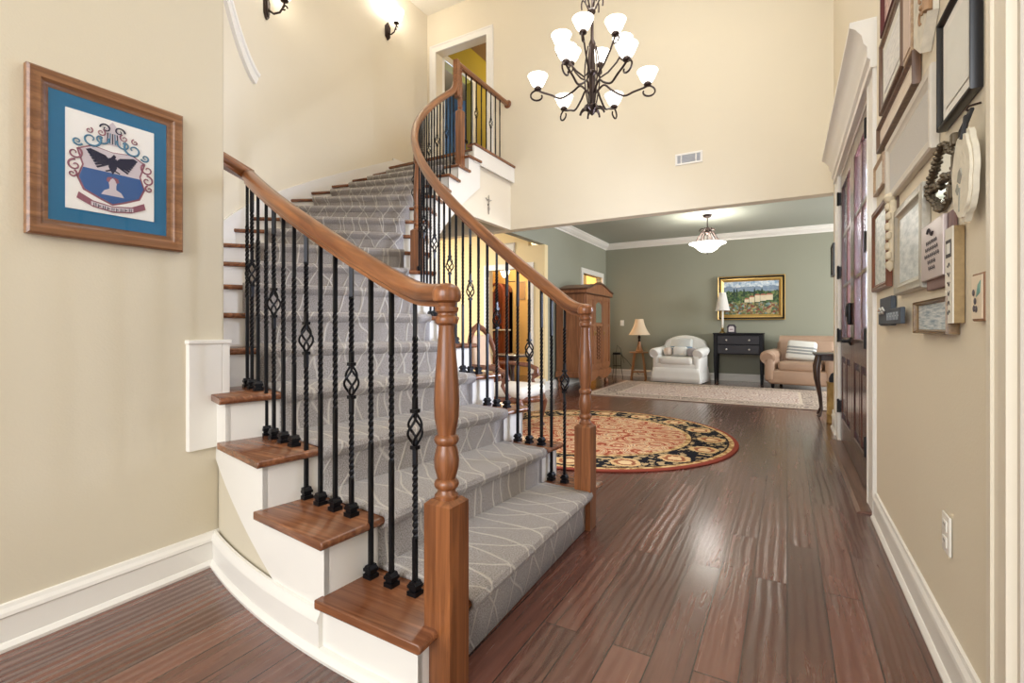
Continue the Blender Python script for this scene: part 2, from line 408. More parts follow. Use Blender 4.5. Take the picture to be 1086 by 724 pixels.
# ------------------------------------------------------------------ structure
fl = MB(); fl.box(-8, 5, -4, 13, -0.08, 0.0); struct('floor', fl, floor_mat())
mb = MB(); mb.box(-8, 0.6, -4, 6.35, CEIL, CEIL + 0.1); struct('ceiling', mb, M_CEIL)
XW = 0.43
mb = MB()   # right wall with front-door opening
mb.box(XW, XW + 0.17, 1.43, 3.62, 0, CEIL); mb.box(XW, XW + 0.17, 3.62, 5.50, 2.50, CEIL); mb.box(XW, XW + 0.17, 5.50, 6.2, 0, CEIL)
mb.box(XW, XW + 0.17, 0.4, 1.43, 2.5, CEIL); mb.box(XW, XW + 0.17, -4, 0.4, 0, CEIL)
struct('wall_right', mb, M_CREAM)
XL = -2.24
mb = MB(); mb.box(XL - 0.14, XL, -4, 1.285, 0, CEIL); struct('wall_left', mb, M_TAN, bevel=0.012)
# far wall: header over the wide opening and the upper part behind the landing, with the upper doorway
mb = MB(); ZH = 2.51
mb.box(-3.62, XW, 6.2, 6.36, ZH, CEIL)
mb.box(-5.2, -4.92, 6.2, 6.36, ZH, CEIL); mb.box(-4.92, -3.95, 6.2, 6.36, 5.5, CEIL); mb.box(-3.95, -3.62, 6.2, 6.36, ZH, CEIL)
mb.box(-4.92, -3.95, 6.2, 6.36, ZH, ZL)
mb.box(-7, -5.2, 6.2, 6.36, ZH, CEIL)
struct('wall_far', mb, M_CREAM)
# tall curved wall round the stair
mb = MB(); th0 = 0.338; n = 48
def wallcurve(rad0, rad1, t0, t1, zb, zt, m=0, mbx=None, n=48):
    vs = []; fs = []
    for i in range(n + 1):
        t = t0 + (t1 - t0) * i / n
        zb_ = zb(t) if callable(zb) else zb; zt_ = zt(t) if callable(zt) else zt
        vs += [P(rad0, t, zb_), P(rad0, t, zt_), P(rad1, t, zt_), P(rad1, t, zb_)]
    for i in range(n):
        a = i * 4; b = a + 4
        for j in range(4): fs.append((a + j, a + (j + 1) % 4, b + (j + 1) % 4, b + j))
    fs += [(3, 2, 1, 0), (n * 4, n * 4 + 1, n * 4 + 2, n * 4 + 3)]
    mbx.add(vs, fs, m)
wallcurve(R_WALL, R_WALL + 0.12, th0, pi / 2, 0, CEIL, 0, mb, 64)
mb.box(CX - R_WALL - 0.12, CX - R_WALL, CY, 6.2, 0, CEIL)
struct('wall_curved', mb, M_CREAM, smooth=True)
# living room shell
mb = MB(); mb.box(-3.75, 4.2, 10.78, 10.95, 0, 3.1); struct('wall_back', mb, M_SAGE)
mb = MB(); mb.box(-3.75, -3.63, 7.67, 9.32, 0, 3.1); mb.box(-3.75, -3.63, 9.32, 10.46, 2.2, 3.1); mb.box(-3.75, -3.63, 10.46, 10.78, 0, 3.1)
mb.box(-3.75, -3.63, 6.36, 7.67, ZH, 3.1)
struct('wall_living_left', mb, M_SAGE)
mb = MB(); mb.box(4.0, 4.2, 6.3, 7.4, 0, 3.1); mb.box(4.0, 4.2, 9.8, 10.8, 0, 3.1); mb.box(4.0, 4.2, 7.4, 9.8, 2.5, 3.1); mb.box(4.0, 4.2, 7.4, 9.8, 0, 0.7)
mb.box(0.6, 4.2, 6.2, 6.36, 0, 3.1); struct('wall_living_right', mb, M_SAGE)
mb = MB(); mb.box(-3.75, 4.2, 6.36, 10.95, 2.99, 3.1); struct('ceiling_living', mb, M_SAGEC)
# crown moulding
crown = [(0, 0), (0.115, 0), (0.115, -0.018), (0.098, -0.03), (0.085, -0.058), (0.05, -0.09), (0.022, -0.105), (0.018, -0.128), (0, -0.128)]
mb = MB(); vs = [(-3.63 + a, 2.99 + b) for a, b in crown]; mb.prism(vs, 6.36, 10.78, 'xz')
mb.prism([(10.78 - a, 2.99 + b) for a, b in crown], -3.63, 4.0, 'yz'); struct('trim_1', mb, M_TRIM)
# hall beyond the opening
mb = MB(); mb.box(-7, -4.76, 7.55, 7.67, 0, 3.1); mb.box(-3.95, -3.63, 7.55, 7.67, 0, 2.51); mb.box(-4.76, -3.95, 7.55, 7.67, 2.12, 3.1)
mb.box(-7.1, -7.0, 2, 10.8, 0, 3.1); struct('wall_hall', mb, wall_paint('hall_cream_paint', (236, 214, 166)))
mb = MB(); mb.box(-7.1, -3.75, 6.36, 10.9, 2.85, 2.95); mb.box(-7.1, -5.2, 2, 6.36, 2.85, 2.95); struct('ceiling_hall', mb, M_CEIL)
mb = MB(); mb.box(-7, -3.75, 9.75, 9.85, 0, 2.9); struct('wall_dining', mb, M_ORANGE)
# casings: hall door, living-room side door, upper door, right door way
def casing(mb, x0, x1, zt, y, wdt=0.1, th=0.022, zb=0.0, plane='xz', sgn=-1):
    """U-shaped casing on the plane y (or x), three moulded bands"""
    for k, (o, t) in enumerate(((0.0, th), (0.018, th * 0.65), (wdt - 0.03, th * 1.3))):
        wd = wdt if k == 0 else (wdt - 0.036 if k == 1 else 0.027)
        a0, a1 = y, y + sgn * t
        if a0 > a1: a0, a1 = a1, a0
        for poly in ([(x0 - o - wd, zb), (x0 - o, zb), (x0 - o, zt + o), (x1 + o, zt + o), (x1 + o, zb), (x1 + o + wd, zb), (x1 + o + wd, zt + o + wd), (x0 - o - wd, zt + o + wd)],):
            mb.prism(poly, a0, a1, plane)
mb = MB(); casing(mb, -4.76, -3.95, 2.12, 7.55); struct('trim_2', mb, M_TRIM)
mb = MB(); casing(mb, 9.32, 10.46, 2.2, -3.63, plane='yz', sgn=1); struct('trim_3', mb, M_TRIM)
mb = MB(); casing(mb, -4.92, -3.95, 5.5, 6.2, 0.115, zb=ZL);
struct('trim_4', mb, M_TRIM)
mb = MB(); casing(mb, 0.4, 1.43, 2.5, XW, 0.098, plane='yz', sgn=-1); struct('trim_5', mb, M_CASING)
mb = MB(); mb.box(XW - 0.004, 0.62, 1.415, 1.432, 0, 2.5); struct('trim_6', mb, plain('greige_jamb_paint', (196, 186, 172), 0.5, 0, 0.02))
# dark room behind the hall door / side door: lit ochre rooms
mb = MB(); mb.box(-6.2, -6.1, 7.7, 9.75, 0, 2.9); mb.box(-5.0, -4.9, 9.85, 11.2, 0, 2.9); mb.box(-5.0, -3.75, 11.1, 11.2, 0, 2.9); struct('wall_dining_left', mb, M_ORANGE)
# upper hallway beyond the landing door
mb = MB(); mb.box(-5.15, -5.0, 6.36, 6.5, ZL, CEIL); mb.box(-5.15, -5.0, 7.35, 11.5, ZL, CEIL); mb.box(-5.15, -5.0, 6.5, 7.35, 5.55, CEIL)
mb.box(-5.15, -3.0, 11.5, 11.6, ZL, CEIL); mb.box(-3.1, -3.0, 6.36, 11.6, ZL, CEIL); struct('wall_upper_hall', mb, M_OLIVE)
mb = MB(); mb.box(-6.5, -6.4, 6.2, 9.0, ZL, CEIL); mb.box(-6.5, -5.15, 8.9, 9.0, ZL, CEIL); mb.box(-6.5, -5.2, 6.36, 6.42, ZL, CEIL); struct('wall_upper_room', mb, wall_paint('dusk_blue_paint', (104, 130, 160)))
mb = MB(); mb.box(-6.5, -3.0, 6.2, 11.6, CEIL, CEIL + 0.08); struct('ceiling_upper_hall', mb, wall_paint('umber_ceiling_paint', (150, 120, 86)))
mb = MB(); casing(mb, 6.5, 7.35, 5.55, -5.0, 0.1, zb=ZL, plane='yz', sgn=1); struct('trim_7', mb, M_TRIM)
mb = MB(); mb.box(-6.5, -3.0, 6.36, 11.6, ZL - 0.12, ZL - 0.02); struct('floor_upper', mb, M_TREAD)
l = bpy.data.lights.new('upper_hall_lamp', 'POINT'); l.energy = 40; l.color = (1, 0.9, 0.7); l.shadow_soft_size = 0.15
lo = bpy.data.objects.new('upper_hall_lamp', l); COL.objects.link(lo); lo.location = (-3.8, 8.2, 5.6)
l = bpy.data.lights.new('upper_room_daylight', 'POINT'); l.energy = 30; l.color = (0.7, 0.85, 1.0); l.shadow_soft_size = 0.2
lo = bpy.data.objects.new('upper_room_daylight', l); COL.objects.link(lo); lo.location = (-5.7, 7.4, 5.2)
l = bpy.data.lights.new('side_room_fill', 'POINT'); l.energy = 25; l.color = (1, 0.85, 0.6); l.shadow_soft_size = 0.15  # point light added to brighten the ochre side room, no fixture
lo = bpy.data.objects.new('side_room_fill', l); COL.objects.link(lo); lo.location = (-4.3, 10.4, 2.3)

# baseboards: section (out, up)
BB = [(0, 0), (0.028, 0), (0.03, 0.012), (0.02, 0.026), (0.016, 0.028), (0.016, 0.105), (0.022, 0.112), (0.02, 0.124), (0.012, 0.136), (0.009, 0.148), (0, 0.15)]
mb = MB(); mb.prism([(XL + a, b) for a, b in BB], -4, 1.262, 'xz'); struct('baseboard_left', mb, M_TRIM)
mb = MB(); mb.prism([(XW - a, b) for a, b in BB], 1.528, 3.32, 'xz'); struct('baseboard_right', mb, M_TRIM)
mb = MB(); mb.prism([(XW - a, b * 1.15) for a, b in BB], 5.78, 6.2, 'xz'); mb.prism([(6.36 - 0.2 + 0.2 + a, b * 1.15) for a, b in BB], XW, 0.6, 'yz')
struct('baseboard_right_end', mb, M_TRIM)
mb = MB(); mb.prism([(10.78 - a, b) for a, b in BB], -3.63, 4.0, 'yz'); mb.prism([(-3.63 + a, b) for a, b in BB], 7.52, 9.2, 'xz'); struct('baseboard_living', mb, M_TRIM)
mb = MB(); mb.prism([(7.55 - a, b * 1.3) for a, b in BB], -3.835, -3.61, 'yz'); mb.prism([(7.55 - a, b) for a, b in BB], -7, -4.88, 'yz'); struct('baseboard_hall', mb, M_TRIM)
# curved baseboard at the stair's outer side
mb = MB(); prof = [(a, b) for a, b in BB]
def curved_base(t0, t1, prof, r):
    vs = []; fs = []; n = 24; k = len(prof)
    for i in range(n + 1):
        t = t0 + (t1 - t0) * i / n
        vs += [P(r + a, t, b) for a, b in prof]
    for i in range(n):
        for j in range(k): fs.append((i * k + j, i * k + (j + 1) % k, (i + 1) * k + (j + 1) % k, (i + 1) * k + j))
    fs += [tuple(range(k)), tuple(n * k + j for j in range(k))[::-1]]
    return vs, fs
mb.add(*curved_base(0.075, 0.307, BB, R_OUT)); mb.add(*curved_base(-0.018, 0.08, BB[:6][:5] + [(0.0, 0.03)], R_OUT)); struct('baseboard_stair', mb, M_TRIM, smooth=True)

# ------------------------------------------------------------------ front doors
def door_leaf(name, y0, y1, hinge_far, handle):
    wd = y1 - y0; X0, X1 = 0.434, 0.479; zt = 2.47
    mat = wood('mahogany_door_wood', (54, 28, 26), (98, 58, 50), 'z', 0.25, grain=30, coat=0.4)
    mb = MB(); st = 0.115
    mb.box(X0, X1, y0, y0 + st, 0.02, zt); mb.box(X0, X1, y1 - st, y1, 0.02, zt)
    for a, b in ((0.02, 0.24), (0.80, 0.98), (zt - 0.13, zt)): mb.box(X0, X1, y0 + st, y1 - st, a, b)
    mid = (y0 + y1) / 2
    mb.box(X0 + 0.004, X1 - 0.004, mid - 0.028, mid + 0.028, 0.24, 0.80)
    mb.box(X0 + 0.008, X1 - 0.008, mid - 0.016, mid + 0.016, 0.98, zt - 0.13)
    for q in (1.44, 1.90): mb.box(X0 + 0.008, X1 - 0.008, y0 + st, y1 - st, q - 0.016, q + 0.016)
    d = struct(name, mb, mat, bevel=0.006)
    p = MB()
    for a, b in ((y0 + st, mid - 0.028), (mid + 0.028, y1 - st)):
        p.box(X0 + 0.018, X1 - 0.018, a, b, 0.24, 0.80); p.box(X0 + 0.006, X1 - 0.006, a + 0.05, b - 0.05, 0.29, 0.75)
    p.build('raised_panel', mat, d, smooth=False, bevel=0.008)
    g = MB(); g.box(0.452, 0.460, y0 + st, y1 - st, 0.98, zt - 0.13)
    g.build('glass_pane', glassm('door_glass', (236, 240, 250), 0.25, 0.08, True), d, smooth=False)
    yh = y1 + 0.004 if hinge_far else y0 - 0.004
    for z in (0.33, 0.99, 1.58, 2.27):
        h = MB(); h.box(0.420, 0.434, yh - 0.035, yh + 0.012, z - 0.055, z + 0.055); h.lathe([(0.010, -0.06), (0.010, 0.06), (0.004, 0.068)], 10, (0.415, yh, z))
        h.build('hinge', M_BLACKPL, d)
    if handle:
        k = MB(); yk = y0 + 0.055
        k.rbox((0.421, yk, 1.17), (0.03, 0.075, 0.17), 0.012); k.rbox((0.404, yk, 1.19), (0.012, 0.05, 0.09), 0.006)
        k.build('keypad_lock', M_BLACKPL, d)
        k = MB(); k.lathe([(0.032, 0), (0.032, 0.008), (0.022, 0.014), (0.012, 0.02), (0.012, 0.05)], 16, M=T(0.434, yk, 0.955) @ RY(-pi / 2))
        k.tube([(0.386, yk, 0.955), (0.383, yk + 0.03, 0.957), (0.381, yk + 0.07, 0.955), (0.383, yk + 0.115, 0.948)], [0.011, 0.012, 0.010, 0.008], 10)
        k.build('lever_handle', M_BLACKPL, d)
    return d
door_leaf('door_1', 3.635, 4.552, False, False)
door_leaf('door_2', 4.558, 5.485, True, True)
mb = MB(); mb.box(XW + 0.002, 0.59, 3.61, 3.632, 0, 2.49); mb.box(XW + 0.002, 0.59, 5.488, 5.51, 0, 2.49); mb.box(XW + 0.003, 0.588, 3.612, 5.508, 2.475, 2.51)
for a, b in ((3.33, 3.62), (5.50, 5.80)):
    mb.box(XW - 0.012, XW + 0.01, a, b, 0, 2.52)
    mb.box(XW - 0.018, XW, a + (0.006 if a < 4 else b - a - 0.03), a + (0.03 if a < 4 else b - a - 0.006), 0, 2.515)
    mb.box(XW - 0.016, XW, (b - 0.06) if a < 4 else a + 0.03, (b - 0.03) if a < 4 else a + 0.06, 0, 2.515)
struct('trim_8', mb, M_TRIM, bevel=0.003)
# cornice head over the front doors
mb = MB(); cor = [(XW, 2.50), (XW - 0.03, 2.50), (XW - 0.03, 2.545), (XW - 0.045, 2.56), (XW - 0.045, 2.62), (XW - 0.06, 2.64), (XW - 0.07, 2.69), (XW - 0.10, 2.73), (XW - 0.125, 2.745), (XW - 0.125, 2.775), (XW, 2.775)]
mb.prism(cor, 3.32, 5.82, 'xz'); struct('trim_9', mb, M_TRIM, smooth=True)
mb = MB(); mb.prism([(0.345, 0), (0.365, 0.012), (0.46, 0.016), (0.46, 0)], 3.40, 5.46, 'xz'); struct('trim_10', mb, wood('threshold_wood', (88, 58, 46), (140, 104, 84), 'y', 0.35))
# curved white moulding high on the curved wall
mb = MB(); pts = []
vs = []; fs = []; n = 20
for i in range(n + 1):
    f = i / n; a = f * 1.25
    t = 0.62 + 0.36 * sin(a) / sin(1.25); z = 3.43 + 0.95 * (1 - sin(a + 0.32)) / (1 - sin(0.32)) if a + 0.32 < pi / 2 else 3.43
    for dr, dz, dt in ((0, 0.07, 0.012), (-0.03, 0.07, 0.012), (-0.035, 0.03, 0.005), (-0.02, 0.02, 0.004), (-0.03, 0.0, 0), (-0.03, -0.07, -0.012), (0, -0.07, -0.012)):
        vs.append(P(R_WALL + dr, t + dt, z + dz))
for i in range(n):
    for j in range(7): fs.append((i * 7 + j, i * 7 + (j + 1) % 7, i * 7 + 7 + (j + 1) % 7, i * 7 + 7 + j))
fs += [tuple(range(7)), tuple(n * 7 + j for j in range(7))[::-1]]
mb.add(vs, fs); struct('trim_11', mb, M_TRIM, smooth=True)

# ------------------------------------------------------------------ staircase
st = thing('staircase', 'curved staircase with dark oak treads and white risers winding up to the landing', 'staircase', (-0.9, 1.8, 0))
SI = inv(st)
def arcpoly(r0, r1, t0, t1, n=8):
    return [P(r0, t0 + (t1 - t0) * i / n, 0)[:2] for i in range(n + 1)] + [P(r1, t1 + (t0 - t1) * i / n, 0)[:2] for i in range(n + 1)]
for k in range(1, NST):
    z = RISE * k
    ro = R_OUT + 0.03 if k <= 4 else R_WALL - 0.002
    ri = R_IN - 0.03
    mb = MB(); th_o = 0.034
    # bullnosed tread: extruded outline with rounded front edge
    n = 10; vs = []; fs = []
    sec = [(-0.022, -0.030), (-0.030, -0.024), (-0.033, -0.015), (-0.030, -0.006), (-0.022, 0.0)]
    for i in range(n + 1):
        r = ri + (ro - ri) * i / n
        for d, dz in sec: vs.append(P(r, TH(k) + d / r, z + dz))
        vs += [P(r, TH(k + 1) + 0.01 / r, z), P(r, TH(k + 1) + 0.01 / r, z - 0.03)]
    q = len(sec) + 2
    for i in range(n):
        for j in range(q): fs.append((i * q + j, i * q + (j + 1) % q, (i + 1) * q + (j + 1) % q, (i + 1) * q + j))
    fs += [tuple(range(q)), tuple(n * q + j for j in range(q))[::-1]]
    mb.add(vs, fs); mb.build('tread', M_TREAD, st, SI, bevel=0.004)
    mb = MB(); vs = []; fs = []
    for i in range(2):
        r = (R_IN + 0.0005, (R_OUT if k <= 4 else R_WALL) - 0.0005)[i]
        for d, zz in ((0.0, z - RISE), (0.0, z - 0.03), (0.02, z - 0.03), (0.02, z - RISE)): vs.append(P(r, TH(k) + d / r, zz))
    fs = [(0, 1, 2, 3), (7, 6, 5, 4)] + [(j, 4 + j, 4 + (j + 1) % 4, (j + 1) % 4) for j in range(4)]
    mb.add(vs, fs); mb.build('riser', M_TRIM, st, SI, smooth=False)
mb = MB(); vs = []
for i in range(2):
    r = (R_IN, R_WALL)[i]
    for d, zz in ((0.0, ZL - RISE), (0.0, ZL - 0.03), (0.02, ZL - 0.03), (0.02, ZL - RISE)): vs.append(P(r, TH(18) + d / r, zz))
mb.add(vs, [(0, 1, 2, 3), (7, 6, 5, 4)] + [(j, 4 + j, 4 + (j + 1) % 4, (j + 1) % 4) for j in range(4)]); mb.build('riser', M_TRIM, st, SI, smooth=False)
# stringers: stepped faces on the inner and outer cylinder
def stringer(r, thick, ks, zlow, name):
    mb = MB()
    for k in ks:
        z1 = RISE * k - 0.03; t0, t1 = TH(k), TH(k + 1) + (0.001)
        wallcurve(r, r + thick, t0, t1, lambda t: min(zlow(t), z1 - 0.01), z1, 0, mb, 4)
    return mb.build(name, M_TRIM, st, SI)
stringer(R_OUT, -0.02, range(1, 5), lambda t: max(0.0, 0.14 + 2.0 * (t - 0.148)) if t > 0.08 else 0.0, 'outer_stringer')
stringer(R_IN, 0.02, range(1, 18), lambda t: max(0, 1.934 * t - 0.30), 'inner_stringer')
mb = MB(); wallcurve(R_OUT - 0.012, R_OUT - 0.05, 0.06, 0.31, 0.0, lambda t: max(0.05, 0.18 + 2.0 * (t - 0.148)), 0, mb, 16)
struct('wall_stair_outer', mb, M_TAN, smooth=True)
# skirt board along the curved wall
mb = MB(); wallcurve(R_WALL - 0.016, R_WALL, 0.40, TH(18), lambda t: 1.934 * (t - TH1) - 0.1, lambda t: 1.934 * (t - TH1) + 0.33, 0, mb, 48)
mb.box(CX - R_WALL, CX - R_WALL + 0.016, CY + 0.3, 6.2, ZL, ZL + 0.16)
mb.build('wall_skirt', M_TRIM, st, SI)
# plinth wrapping the wall end
mb = MB(); mb.box(XL - 0.02, XL + 0.022, 1.12, 1.262, 0.525, 1.0); mb.prism([(1.262, 0.525), (1.297, 0.56), (1.297, 1.0), (1.262, 1.0)], XL - 0.16, XL + 0.022, 'yz')
mb.box(XL - 0.16, XL + 0.028, 1.115, 1.302, 0.985, 1.003); mb.build('wall_end_plinth', M_TRIM, st, SI, smooth=False, bevel=0.004)
# underside and walls beneath
mb = MB(); wallcurve(R_IN + 0.02, R_IN + 0.10, 0.1, 1.24, 0.0, lambda t: max(0.05, 1.934 * t - 0.22), 0, mb, 40)
wallcurve(R_IN + 0.02, R_IN + 0.10, 1.24, pi / 2, 2.51, lambda t: max(2.56, 1.934 * t - 0.22), 0, mb, 20)
mb.box(-3.62, -3.54, CY, 6.2, 2.51, ZL - 0.2)
struct('wall_stair_inner', mb, wall_paint('pale_stair_wall_paint', (236, 226, 206)), smooth=True)
mb = MB(); vs = []; fs = []
n = 40
for i in range(n + 1):
    t = 0.42 + (TH(18) - 0.42) * i / n
    for r in (R_IN + 0.02, R_WALL): vs.append(P(r, t, 1.934 * t - 0.25)); 
    for r in (R_WALL, R_IN + 0.02): vs.append(P(r, t, 1.934 * t - 0.21))
for i in range(n):
    for j in range(4): fs.append((i * 4 + j, i * 4 + (j + 1) % 4, i * 4 + 4 + (j + 1) % 4, i * 4 + 4 + j))
fs += [(3, 2, 1, 0), (n * 4, n * 4 + 1, n * 4 + 2, n * 4 + 3)]
mb.add(vs, fs); mb.build('soffit', M_CEIL, st, SI)
# landing
mb = MB(); mb.box(CX - R_WALL, -3.50, CY + 0.35, 6.2, ZL - 0.2, ZL - 0.03); vs = arcpoly(R_IN + 0.03, R_WALL, TH(18) + 0.005, TH(18) + 0.02, 2)
mb.box(CX - R_WALL, -3.5, CY + 0.2, 6.2, ZL - 0.03, ZL)
mb.build('landing_floor', M_TREAD, st, SI, smooth=False)
mb = MB(); mb.box(-3.50, -3.475, CY + 0.05, 6.2, ZL - 0.24, ZL - 0.03); mb.build('landing_fascia', M_TRIM, st, SI, smooth=False)
mb = MB(); mb.box(-3.60, -3.455, CY + 0.06, 6.2, ZL - 0.03, ZL + 0.004); mb.build('landing_nosing', M_TREAD, st, SI, smooth=False, bevel=0.008)

# carpet runner
mb = MB(); prof = []
r0, r1 = R_IN + 0.195, RB_L - 0.055; tk = 0.014
u = 0.0; path = []        # list of (theta, extra offset metres, z, u)
for k in range(1, NST + 1):
    z = RISE * k; zb = RISE * (k - 1)
    seq = [(-tk, zb + tk if k > 1 else 0.004), (-tk, z - 0.05), (-0.040, z - 0.034), (-0.050, z - 0.012), (-0.044, z + 0.006), (-0.030, z + tk)]
    if k == NST: seq = seq[:2] + [(-tk, z - 0.034)]
    for d, zz in seq: path.append((TH(k), d, zz))
    if k < NST: path.append((TH(k + 1), -tk - 0.10, z + tk)); path.append((TH(k + 1), -tk - 0.02, z + tk * 1.2))
nseg = 12; us = [0]
def pc(i, r): t, d, z = path[i]; return P(r, t + d / r, z)
for i in range(1, len(path)):
    a, b = Vector(pc(i - 1, 3.28)), Vector(pc(i, 3.28)); us.append(us[-1] + (b - a).length)
mb.grid(len(path) - 1, nseg, lambda a, b: pc(round(a * (len(path) - 1)), r0 + (r1 - r0) * b), 0, lambda a, b: (us[round(a * (len(path) - 1))], (r1 - r0) * b))
cp = mb.build('stair_carpet', carpet_mat(), None, None, recalc=False)
so = cp.modifiers.new('thick', 'SOLIDIFY'); so.thickness = 0.012; so.offset = -1
tag(cp, 'grey carpet runner with raised leaf lines covering the curved stairs', 'carpet')

# railings
RAILP = [(-0.020, 0), (0.020, 0), (0.022, 0.012), (0.030, 0.018), (0.033, 0.030), (0.031, 0.046), (0.024, 0.060), (0.010, 0.068), (-0.010, 0.068), (-0.024, 0.060), (-0.031, 0.046), (-0.033, 0.030), (-0.030, 0.018), (-0.022, 0.012)]
def twist_bar(mb, x, y, z0, z1, s, tw, rot0):
    """square bar from z0 to z1 with twisted zones tw=[(a,b,turns)]"""
    zs = [(z0, 0)]; ang = 0
    for a, b, tn in tw:
        zs.append((a, ang)); n = max(6, int(abs(tn) * 12))
        for i in range(1, n + 1): zs.append((a + (b - a) * i / n, ang + tn * 2 * pi * i / n))
        ang += tn * 2 * pi
    zs.append((z1, ang))
    vs = []; fs = []
    for z, a in zs:
        for q in range(4):
            t = rot0 + a + pi / 4 + q * pi / 2; vs.append((x + s * 1.414 * cos(t), y + s * 1.414 * sin(t), z))
    for i in range(len(zs) - 1):
        for q in range(4): fs.append((i * 4 + q, i * 4 + (q + 1) % 4, i * 4 + 4 + (q + 1) % 4, i * 4 + 4 + q))
    fs += [(3, 2, 1, 0), tuple(len(zs) * 4 - 4 + q for q in range(4))]
    mb.add(vs, fs)
def baluster(root, RI, x, y, zb, zt, zc, basket, rot):
    mb = MB(); s = 0.0068; M = T(x, y, zb) @ RZ(rot)
    for h, a, b in ((0.019, 0, 0.014), (0.014, 0.014, 0.024), (0.0185, 0.024, 0.034)): mb.box(-h, h, -h, h, a, b, 0, M)
    mb.prism([(-0.0165, 0.034), (0.0165, 0.034), (0.009, 0.045), (-0.009, 0.045)], -0.0165, 0.0165, 'xz', 0, M)
    hb = 0.052
    if basket:
        twist_bar(mb, x, y, zb + 0.02, zc - hb, s, [(max(zb + 0.08, zc - hb - 0.30), zc - hb - 0.06, 2.8)] if zc - hb - 0.06 > zb + 0.12 else [], rot)
        twist_bar(mb, x, y, zc + hb, zt, s, [(zc + hb + 0.05, min(zt - 0.06, zc + hb + 0.25), 2.6)], rot)
        for zz in (zc - hb - 0.012, zc + hb + 0.002): mb.box(-0.0115, 0.0115, -0.0115, 0.0115, zz - zb, zz - zb + 0.012, 0, M)
    else:
        a = max(zb + 0.10, zc - 0.16); b = min(zt - 0.08, zc + 0.20)
        twist_bar(mb, x, y, zb + 0.02, zt, s, [(a, b, (b - a) * 11)], rot)
    o = mb.build('baluster', M_IRON, root, RI, smooth=False)
    if basket:
        k = MB()
        for q in range(4):
            pts = []
            for i in range(13):
                f = i / 12; rr = 0.005 + 0.0215 * sin(pi * f) ** 1.15; t = rot + q * pi / 2 + f * pi * 0.9
                pts.append((x + rr * cos(t), y + rr * sin(t), zc - hb + 2 * hb * f))
            k.tube(pts, 0.0044, 6)
        k.build('basket', M_IRON, o, RI)
def newel(root, RI, x, y, zb, zt, sq, zblk, rot=0.0):
    """box newel: square foot to zblk, turned above, up to zt"""
    mb = MB(); M = T(x, y, zb) @ RZ(rot); h = zblk - zb; q = sq / 2
    prof = [(-q, 0), (q, 0)]
    mb.box(-q, q, -q, q, 0, h - 0.012, 0, M)
    vs = [(a * q, b * q, h - 0.012) for a, b in ((-1, -1), (1, -1), (1, 1), (-1, 1))] + [(a * q * 0.7, b * q * 0.7, h) for a, b in ((-1, -1), (1, -1), (1, 1), (-1, 1))]
    mb.add(vs, [(3, 2, 1, 0), (4, 5, 6, 7)] + [(i, (i + 1) % 4, 4 + (i + 1) % 4, 4 + i) for i in range(4)], 0, M)
    L = zt - zblk; k = sq / 0.093
    tp = [(0.034, -0.004), (0.035, 0.01), (0.028, 0.018), (0.026, 0.028), (0.034, 0.035), (0.037, 0.045), (0.034, 0.055), (0.027, 0.062), (0.030, 0.075), (0.036, 0.10), (0.037, 0.125), (0.033, 0.15), (0.028, 0.17), (0.034, 0.178), (0.037, 0.188), (0.034, 0.198), (0.027, 0.204), (0.030, 0.225)]
    up = [(0.036, 0.26), (0.0375, 0.31), (0.036, 0.36), (0.031, 0.43), (0.026, 0.50), (0.0235, 0.545), (0.024, 0.555), (0.033, 0.562), (0.035, 0.572), (0.033, 0.582), (0.027, 0.588), (0.027, 0.594), (0.034, 0.600), (0.035, 0.606), (0.035, 0.614)]
    sc = L / 0.614
    pr = [(a * k, h + (b if b < 0 else b * sc)) for a, b in tp + up]
    mb.lathe(pr, 24, (0, 0, 0), 0, M)
    return mb.build('newel_post', M_OAKZ, root, RI, bevel=0.0)
def railcap(root, RI, x, y, z, r=0.043):
    mb = MB(); mb.lathe([(r * 0.6, 0), (r * 0.66, 0.012), (r * 0.92, 0.018), (r, 0.030), (r * 0.97, 0.046), (r * 0.8, 0.060), (r * 0.4, 0.069), (0.002, 0.071)], 24, (x, y, z))
    return mb.build('volute_cap', M_OAKZ, root, RI)

def arc_path(r, t0, t1, n, zf): return [P(r, t0 + (t1 - t0) * i / n, zf(t0 + (t1 - t0) * i / n)) for i in range(n + 1)]
# left railing
NLX, NLY = -0.872, 1.148
lr = thing('stair_railing', 'left oak handrail with iron balusters nearest the camera, ending at the left wall', 'railing', (NLX, NLY, 0), 0, 'stair railings')
LI = inv(lr)
newel(lr, LI, NLX, NLY, 0, zu(-0.03), 0.093, 0.556, 0.0)
railcap(lr, LI, NLX, NLY, zu(-0.03))
mb = MB(); path_l = [(NLX + 0.01, NLY, zu(-0.03))] + [P(RB_L + (3.955 - RB_L) * max(0, 1 - (t + 0.02) / 0.06) ** 2 if t < 0.04 else RB_L, t, zu(t)) for t in [-0.018 + i * 0.0125 for i in range(31)]]
last = path_l[-1]
path_l += [(-2.36, 1.36, zu(0.375)), (-2.35, 1.28, zu(0.385))]
mb.sweep(RAILP, path_l); mb.build('handrail', M_RAIL, lr, LI)
idx = 0
lays = {1: (0.013, 0.04, 0.066), 2: (0.093, 0.118, 0.143, 0.17), 3: (0.196, 0.222, 0.248, 0.272), 4: (0.302, 0.328, 0.352)}
for k, ths in lays.items():
    for t in ths:
        x, y, _ = P(RB_L, t, 0); baluster(lr, LI, x, y, RISE * k, zu(t) + 0.012, zu(t) - 0.415, idx % 3 == 0, -t); idx += 1
